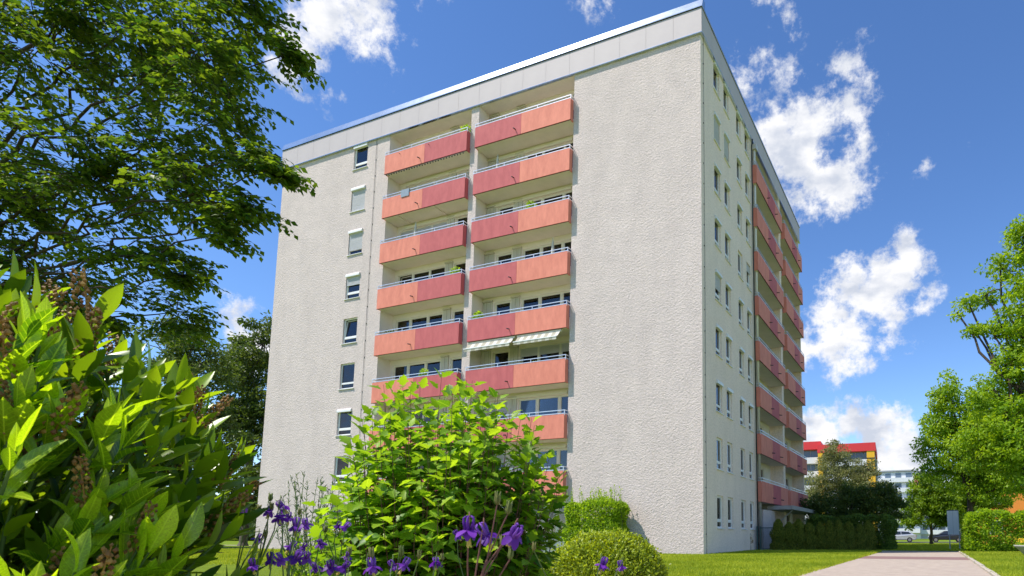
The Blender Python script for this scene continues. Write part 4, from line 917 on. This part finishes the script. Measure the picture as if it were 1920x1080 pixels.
def columbines():
    FM = flower_meshes(); rs = random.Random(31); used = set(); fwd = Vector((-.387, .922, 0))
    b = MB()
    for k in range(5):
        a = k*2*PI/5; b.tube([(.002*math.cos(a), .002*math.sin(a), 0), (.0045*math.cos(a), .0045*math.sin(a), .008), (.004*math.cos(a), .004*math.sin(a), .017), (.006*math.cos(a), .006*math.sin(a), .027)], [.0018, .003, .0024, .0006], 5)
    podm = b.mesh('seed_pod', True)
    tv, tf = leaf_template([(0, .02), (.2, .1), (.5, .3), (.75, .42), (.85, .25), (1, .2)], .1, .15); lm = bpy.data.meshes.new('leaf'); lm.from_pydata([tuple(v) for v in tv], [], tf); 
    at = lm.attributes.new('rnd', 'FLOAT', 'FACE'); at.data.foreach_set('value', [.5]*len(lm.polygons)); lm.materials.append(MATS['columbine_leaf'])
    groups = [([27, 28, 29], [9, 10, 11, 12], 'pair of large violet columbines nearest the camera before the big shrub'),
              ([0, 9], [0, 3], 'violet columbine at the tip of the laurel leaves'),
              ([1, 2, 4], [1, 2], 'tallest violet columbine standing against the pale wall'),
              ([3, 5, 6], [14], 'violet columbine with three blooms just right of the tallest one'),
              ([7, 8], [4], 'violet columbine with two blooms before the left side of the big shrub'),
              ([10, 11, 12], [], 'low violet columbine flowering before the lawn'),
              ([13, 14], [], 'violet columbine at the bottom edge next to the laurel'),
              ([15, 16, 17], [], 'violet columbine with crowded blooms at the bottom, left of the big shrub'),
              ([18, 19], [], 'small violet columbine half hidden at the bottom edge'),
              ([20, 21], [8], 'dark violet columbine under the left edge of the big shrub'),
              ([22], [6], 'single violet columbine with a pod at the bottom, left of the pair of stems'),
              ([23, 24], [5, 7], 'violet columbine at the bottom centre with seed pods above it'),
              ([25], [15], 'small violet columbine at the foot of the big shrub'),
              ([26], [], 'lone violet bloom inside the right half of the big shrub'),
              ([30, 31], [13], 'low violet columbine before the clipped round bush')]
    for fi, pi, lab in groups:
        P = [Vector(FL[i]) for i in fi]; Q = [Vector(POD[i]) for i in pi]; allp = P+Q
        c = sum(allp, Vector())/len(allp); base = Vector((c.x+rs.uniform(-.04, .04), c.y+rs.uniform(-.04, .04), 0)); t = empty('columbine', base, 0, lab, 'flower', 'violet columbines in the bed')
        fork = Vector((rs.uniform(-.02, .02), rs.uniform(-.02, .02), min(p.z for p in allp)-rs.uniform(.10, .2)))
        b = MB(); b.tube([(0, 0, 0), fork*.5+Vector((rs.uniform(-.012, .012), 0, 0)), fork], [.0032, .0028, .0024], 6, False)
        for p in P:
            q = p-base; hook = q+Vector((rs.uniform(-.012, .012), rs.uniform(-.012, .012), .045))
            b.tube([fork, fork.lerp(hook, .5)+Vector((rs.uniform(-.015, .015), rs.uniform(-.015, .015), 0)), hook-Vector((0, 0, .012)), hook, q+Vector((0, 0, .034)), q+Vector((0, 0, .012))], [.002, .0017, .0014, .0013, .0012, .0012], 5, False)
        for p in Q:
            q = p-base; b.tube([fork, fork.lerp(q, .5)+Vector((rs.uniform(-.012, .012), rs.uniform(-.012, .012), 0)), q], [.002, .0017, .0014], 5, False)
        b.build('stem', 'stem_red' if fi[0] == 27 else 'stem_green', t, True)
        for i, p in zip(fi, P):
            near = fi[0] == 27
            v = FM[i % 3]; tilt = Matrix.Rotation(rs.uniform(-.75, .75), 4, 'X') @ Matrix.Rotation(rs.uniform(-.75, .75), 4, 'Y') @ Matrix.Rotation(rs.uniform(0, 6), 4, 'Z')
            f = link('flower', v[0], 'violet_petal', t, mw=Matrix.Translation(p-base+Vector((0, 0, .012))) @ tilt @ Matrix.Scale(1.0 if near else rs.uniform(.62, .92), 4))
            link('corolla', v[1], 'violet_inner', f); link('stamens', v[2], 'stamen', f)
        for p in Q: link('seed_pod', podm, 'seed_pod', t, mw=Matrix.Translation(p-base) @ Matrix.Rotation(rs.uniform(-.2, .2), 4, 'X') @ Matrix.Rotation(rs.uniform(-.2, .2), 4, 'Y') @ Matrix.Scale(rs.uniform(.8, 1.1), 4))
        for k in range(7):
            z = fork.z*rs.uniform(.55, 1.0); a = rs.uniform(0, 6.28); d = Vector((math.cos(a), math.sin(a), rs.uniform(.1, .7)))
            link('leaf', lm, None, t, mw=Matrix.Translation(fork*(z/fork.z)) @ leaf_frame(d, (0, 0, 1)) @ Matrix.Scale(rs.uniform(.03, .055), 4))
columbines()

# ------------------------------------------------------------------ far buildings
mat('far_white', (.66, .68, .72), .8, noise=(.4, .06)); mat('far_red', (.62, .045, .05), .6); mat('far_yellow', (.75, .42, .03), .7)
mat('far_glass', (.10, .14, .19), .15, spec=.8); mat('far_orange', (.78, .28, .05), .8, noise=(.6, .15)); mat('far_pink', (.55, .10, .16), .7); mat('far_grey', (.35, .37, .40), .7)
def far_buildings():
    # red roofed block: front faces the camera side, two stepped halves
    t = empty('red_roof_block', (-17.5, 100, 0), .06, 'white block with red roof band and yellow corner column', 'building')
    for (x0, x1, zt, yo) in ((-14, 6.2, 19.6, 0), (6.2, 16.6, 18.7, -1.2)):
        MB().box(x0, x1, yo+1.0, 14, 0, zt-1.6).build('wall', 'far_grey', t)
        MB().box(x0-.3, x1+.3, yo-.4, 14.3, zt-1.6, zt).build('roof_band', 'far_red', t)
        for k in range(6):
            z = zt-1.6-2.8*(k+1); MB().box(x0+.05, x1-.05, yo, yo+1.6, z, z+1.25).build('parapet', 'far_white', t)
            n = int((x1-x0)/1.6)
            for i in range(n):
                xx = x0+.3+i*(x1-x0-.6)/n; w = link('window', cached(('fw', round((x1-x0-.6)/n, 2)), lambda: MB().box(.08, (x1-x0-.6)/n-.08, -.05, .05, 0, 1.35).mesh('window')), 'far_glass', t); w.location = (xx, yo+.97, z+1.3)
    MB().box(15.2, 16.65, -1.5, -.2, 0, 17.1).build('corner_column', 'far_yellow', t); 
    for k in range(10): MB().box(15.15, 16.7, -1.56, -1.503, 1.2+k*1.6, 1.38+k*1.6).build('column_joint', 'bark', t)
    MB().box(6.0, 6.9, -1.6, .2, 0, 17.0).build('corner_column', 'far_yellow', t)
    for k in range(6): MB().box(16.61, 17.0, 2, 8, 17.0-2.8*(k+1)+.2, 17.0-2.8*(k+1)+1.6).build('side_window', 'far_glass', t)
    t = empty('far_white_block', (-3.0, 158, 0), .0, 'distant white block with crimson edge between the trees', 'building')
    for (x0, x1, zt, yo) in ((-6, 8.6, 18.6, 0), (8.6, 20, 18.2, 2.0)):
        MB().box(x0, x1, yo+.8, 14, 0, zt-.1).build('wall', 'far_white', t); MB().box(x0-.2, x1+.2, yo+.3, 14.2, zt, zt+.35).build('roof_edge', 'far_grey', t)
        for k in range(6):
            z = zt-2.8*(k+1); MB().box(x0+.05, x1-.05, yo, yo+1.3, z-.2, z+1.0).build('parapet', 'far_white', t)
            for i in range(5):
                xx = x0+.6+i*(x1-x0-1)/5; MB().box(xx, xx+1.5, yo+.72, yo+.86, z+1.05, z+2.3).build('window', 'far_glass', t)
    MB().box(7.7, 8.5, -.3, .75, 12.5, 17.2).build('edge_panel', 'far_pink', t)
    t = empty('orange_house', (19.3, 46, 0), -.1, 'orange rendered house glimpsed through the maple trunks', 'building')
    MB().box(-6.0, 12, 0, 9, 0, 6.6).build('wall', 'far_orange', t); MB().prism([(-.6, 6.6), (4.5, 9), (9.6, 6.6)], -6.4, 12.4).build('roof', 'far_red', t)
    for i in range(5):
        for z in (1.0, 4.0):
            w = MB().box(-5+i*3.4, -3.7+i*3.4, -.06, -.003, z, z+1.4).build('window', 'white_frame', t); MB().box(-4.92+i*3.4, -3.78+i*3.4, -.075, -.061, z+.08, z+1.32).build('pane', 'far_glass', w)
far_buildings()

# ------------------------------------------------------------------ parked cars, board, planter, fence
mat('board_grey', (.55, .57, .60), .6); mat('tyre', (.015, .015, .016), .85); mat('rim', (.45, .46, .48), .35, metal=.8); mat('car_glass', (.02, .025, .03), .08, spec=.8); mat('lamp_clear', (.75, .77, .8), .15, spec=.6); mat('lamp_red', (.45, .01, .01), .25)
def car(loc, rz, paint, label):
    t = empty('parked_car', loc, rz, label, 'car', 'cars parked beyond the lawn')
    prof = [(-2.12, .32), (-2.16, .62), (-2.08, .86), (-1.72, .95), (-.98, 1.02), (-.30, 1.42), (.55, 1.46), (1.35, 1.38), (1.86, 1.0), (2.08, .95), (2.13, .62), (2.08, .3)]
    b = MB(); n = len(prof)
    def half(z): return .86 if z < .95 else .86-(z-.95)*.38
    rows = []
    for s in (-1, 1): rows.append([(x, s*half(z), z) for x, z in prof])
    i0 = len(b.v); b.v += rows[0]+rows[1]
    for i in range(n): j = (i+1) % n; b.f.append((i, n+i, n+j, j))
    b.f += [tuple(range(n)), tuple(range(2*n-1, n-1, -1))]
    o = b.build('body', paint, t); md = o.modifiers.new('bevel', 'BEVEL'); md.width = .07; md.segments = 2; md.limit_method = 'ANGLE'; md.angle_limit = .5
    for s in (-1, 1):
        def hx(z): return s*(half(z)+.012)
        for pts in ([(-.78, 1.03), (-.25, 1.36), (.28, 1.39), (.28, 1.03)], [(.36, 1.03), (.36, 1.39), (1.2, 1.33), (1.62, 1.05)]):
            MB().poly([(x, hx(z), z) for x, z in (pts if s < 0 else pts[::-1])]).build('side_window', 'car_glass', t)
        for x in (-1.32, 1.32):
            w = MB().tube([(x, s*.88, .32), (x, s*.66, .32)], .32, 18).build('wheel', 'tyre', t); MB().tube([(x, s*.892, .32), (x, s*.85, .32)], .2, 12).build('rim', 'rim', w)
        MB().box(-2.16, -2.0, min(s*.5, s*.8), max(s*.5, s*.8), .66, .82).build('headlight', 'lamp_clear', t); MB().box(2.0, 2.14, min(s*.5, s*.8), max(s*.5, s*.8), .68, .88).build('tail_light', 'lamp_red', t)
    MB().poly([(-.99, -.76, 1.05), (-.99, .76, 1.05), (-.36, .66, 1.41), (-.36, -.66, 1.41)]).build('windscreen', 'car_glass', t, loc=(-.012, 0, .012))
    MB().poly([(1.83, .74, 1.05), (1.83, -.74, 1.05), (1.4, -.66, 1.375), (1.4, .66, 1.375)]).build('rear_window', 'car_glass', t, loc=(.012, 0, .012))
mat('paint_silver', (.62, .65, .68), .3, metal=.5, coat=.6); mat('paint_dark', (.03, .035, .045), .25, coat=.8); mat('paint_red', (.35, .02, .02), .3, coat=.8); mat('paint_blue', (.05, .09, .2), .3, coat=.8)
car((4.9, 60, 0), .05, 'paint_silver', 'silver car parked at the left beyond the lawn')
car((10.6, 60.4, 0), .02, 'paint_dark', 'dark car parked beyond the round tree trunk')
car((16.0, 60.1, 0), -.03, 'paint_red', 'red car parked at the right beyond the lawn')
car((-.6, 60.3, 0), .03, 'paint_blue', 'dark blue car parked behind the hedge end')
def bits():
    t = empty('notice_board', (10.25, 14.9, 0), -.02, 'grey metal board on a post beside the clipped hedge', 'board')
    MB().box(-.30, .30, -.035, .035, .9, 2.3).build('panel', 'board_grey', t); MB().box(-.33, .33, -.045, .045, 2.303, 2.35).build('cap', 'dark_metal', t)
    for x in (-.22, .3): MB().box(x-.03, x+.03, .037, .097, 0, 2.28).build('post', 'far_grey', t)
    MB().box(-.003, .003, -.04, -.036, .92, 2.28).build('seam', 'dark_metal', t)
    t = empty('planter_bowl', (12.75, 3.2, 0), 0, 'stone planter bowl with yellow flowers at the right edge', 'planter')
    MB().lathe([(0, 0), (.22, 0), (.25, .08), (.5, .34), (.58, .40), (.6, .46), (.54, .46), (.5, .40), (0, .38)], n=24).build('bowl', 'concrete', t, True)
    leaf_ball('foliage', 'hedge_leaf', t, (0, 0, .5), (.5, .5, .16), 500, .08); 
    b = MB(); 
    for i in range(120): a = random.uniform(0, 6.28); r = .5*random.random()**.5; b.ico((r*math.cos(a), r*math.sin(a), .56+.14*random.random()), .035, .6)
    tag(b.build('blooms', 'yellow_flower', t), kind='stuff')
    t = empty('garden_gate', (.55, 8.55, 0), .5, 'dark green garden gate between the block and the thujas', 'gate')
    for x in (-.45, -.27, .55): MB().box(x-.03, x+.03, -.03, .03, 0, 1.35).build('post', 'green_post', t)
    MB().box(-.24, .52, -.015, .015, 1.24, 1.29).build('rail', 'green_post', t); MB().box(-.24, .52, -.015, .015, .08, .13).build('rail', 'green_post', t)
    for i in range(15): MB().box(-.21+i*.05, -.204+i*.05, -.006, .006, .13, 1.24).build('bar', 'green_post', t)
    tag(MB().box(.3, 1.5, 8.2, 9.4, 0, .07).build('door_step', 'concrete'), 'low pale concrete step in front of the garden gate', 'step')
    t = empty('wilted_plant', (.35, 6.3, 0), 0, 'dry bare weed against the shaded wall', 'plant')
    b = MB(); b.tube([(0, 0, 0), (.02, -.08, .5), (.03, -.2, .85), (.02, -.1, .95), (.03, .1, .8)], [.012, .01, .008, .006, .004], 5); b.tube([(.02, -.05, .7), (.04, .3, .55), (.04, .42, .4)], [.006, .004, .003], 4); b.build('stem', 'bark', t)
    leaf_ball('leaves', 'raceme', t, (.03, .12, .62), (.05, .3, .2), 30, .07)
bits()

# ------------------------------------------------------------------ far-off woods closing the horizon
def far_woods():
    for nm, x0, x1, y0, y1, h, n, lb in (('far_wood', -150, -55, 40, 75, 9, 26000, 'dark far-off trees left of the block behind the laurel'), ('far_wood', -60, 110, 185, 230, 10, 30000, 'far-off tree line behind the distant white block')):
        p = np.stack([RNG.uniform(x0, x1, n), RNG.uniform(y0, y1, n), RNG.random(n)], 1)
        top = h*(.62+.2*np.sin(p[:, 0]*.31+p[:, 1]*.2)+.18*np.sin(p[:, 0]*.83+2))
        p[:, 2] = p[:, 2]**.8*top; d = unit(n); nn = unit(n)*.7+np.array([0, 0, .6])
        o = leaf_mass(nm, leaf_template(RHOMB), p, d, nn, RNG.uniform(.9, 1.7, n), 'dark_leaf'); tag(o, lb, 'trees', kind='stuff')
far_woods()
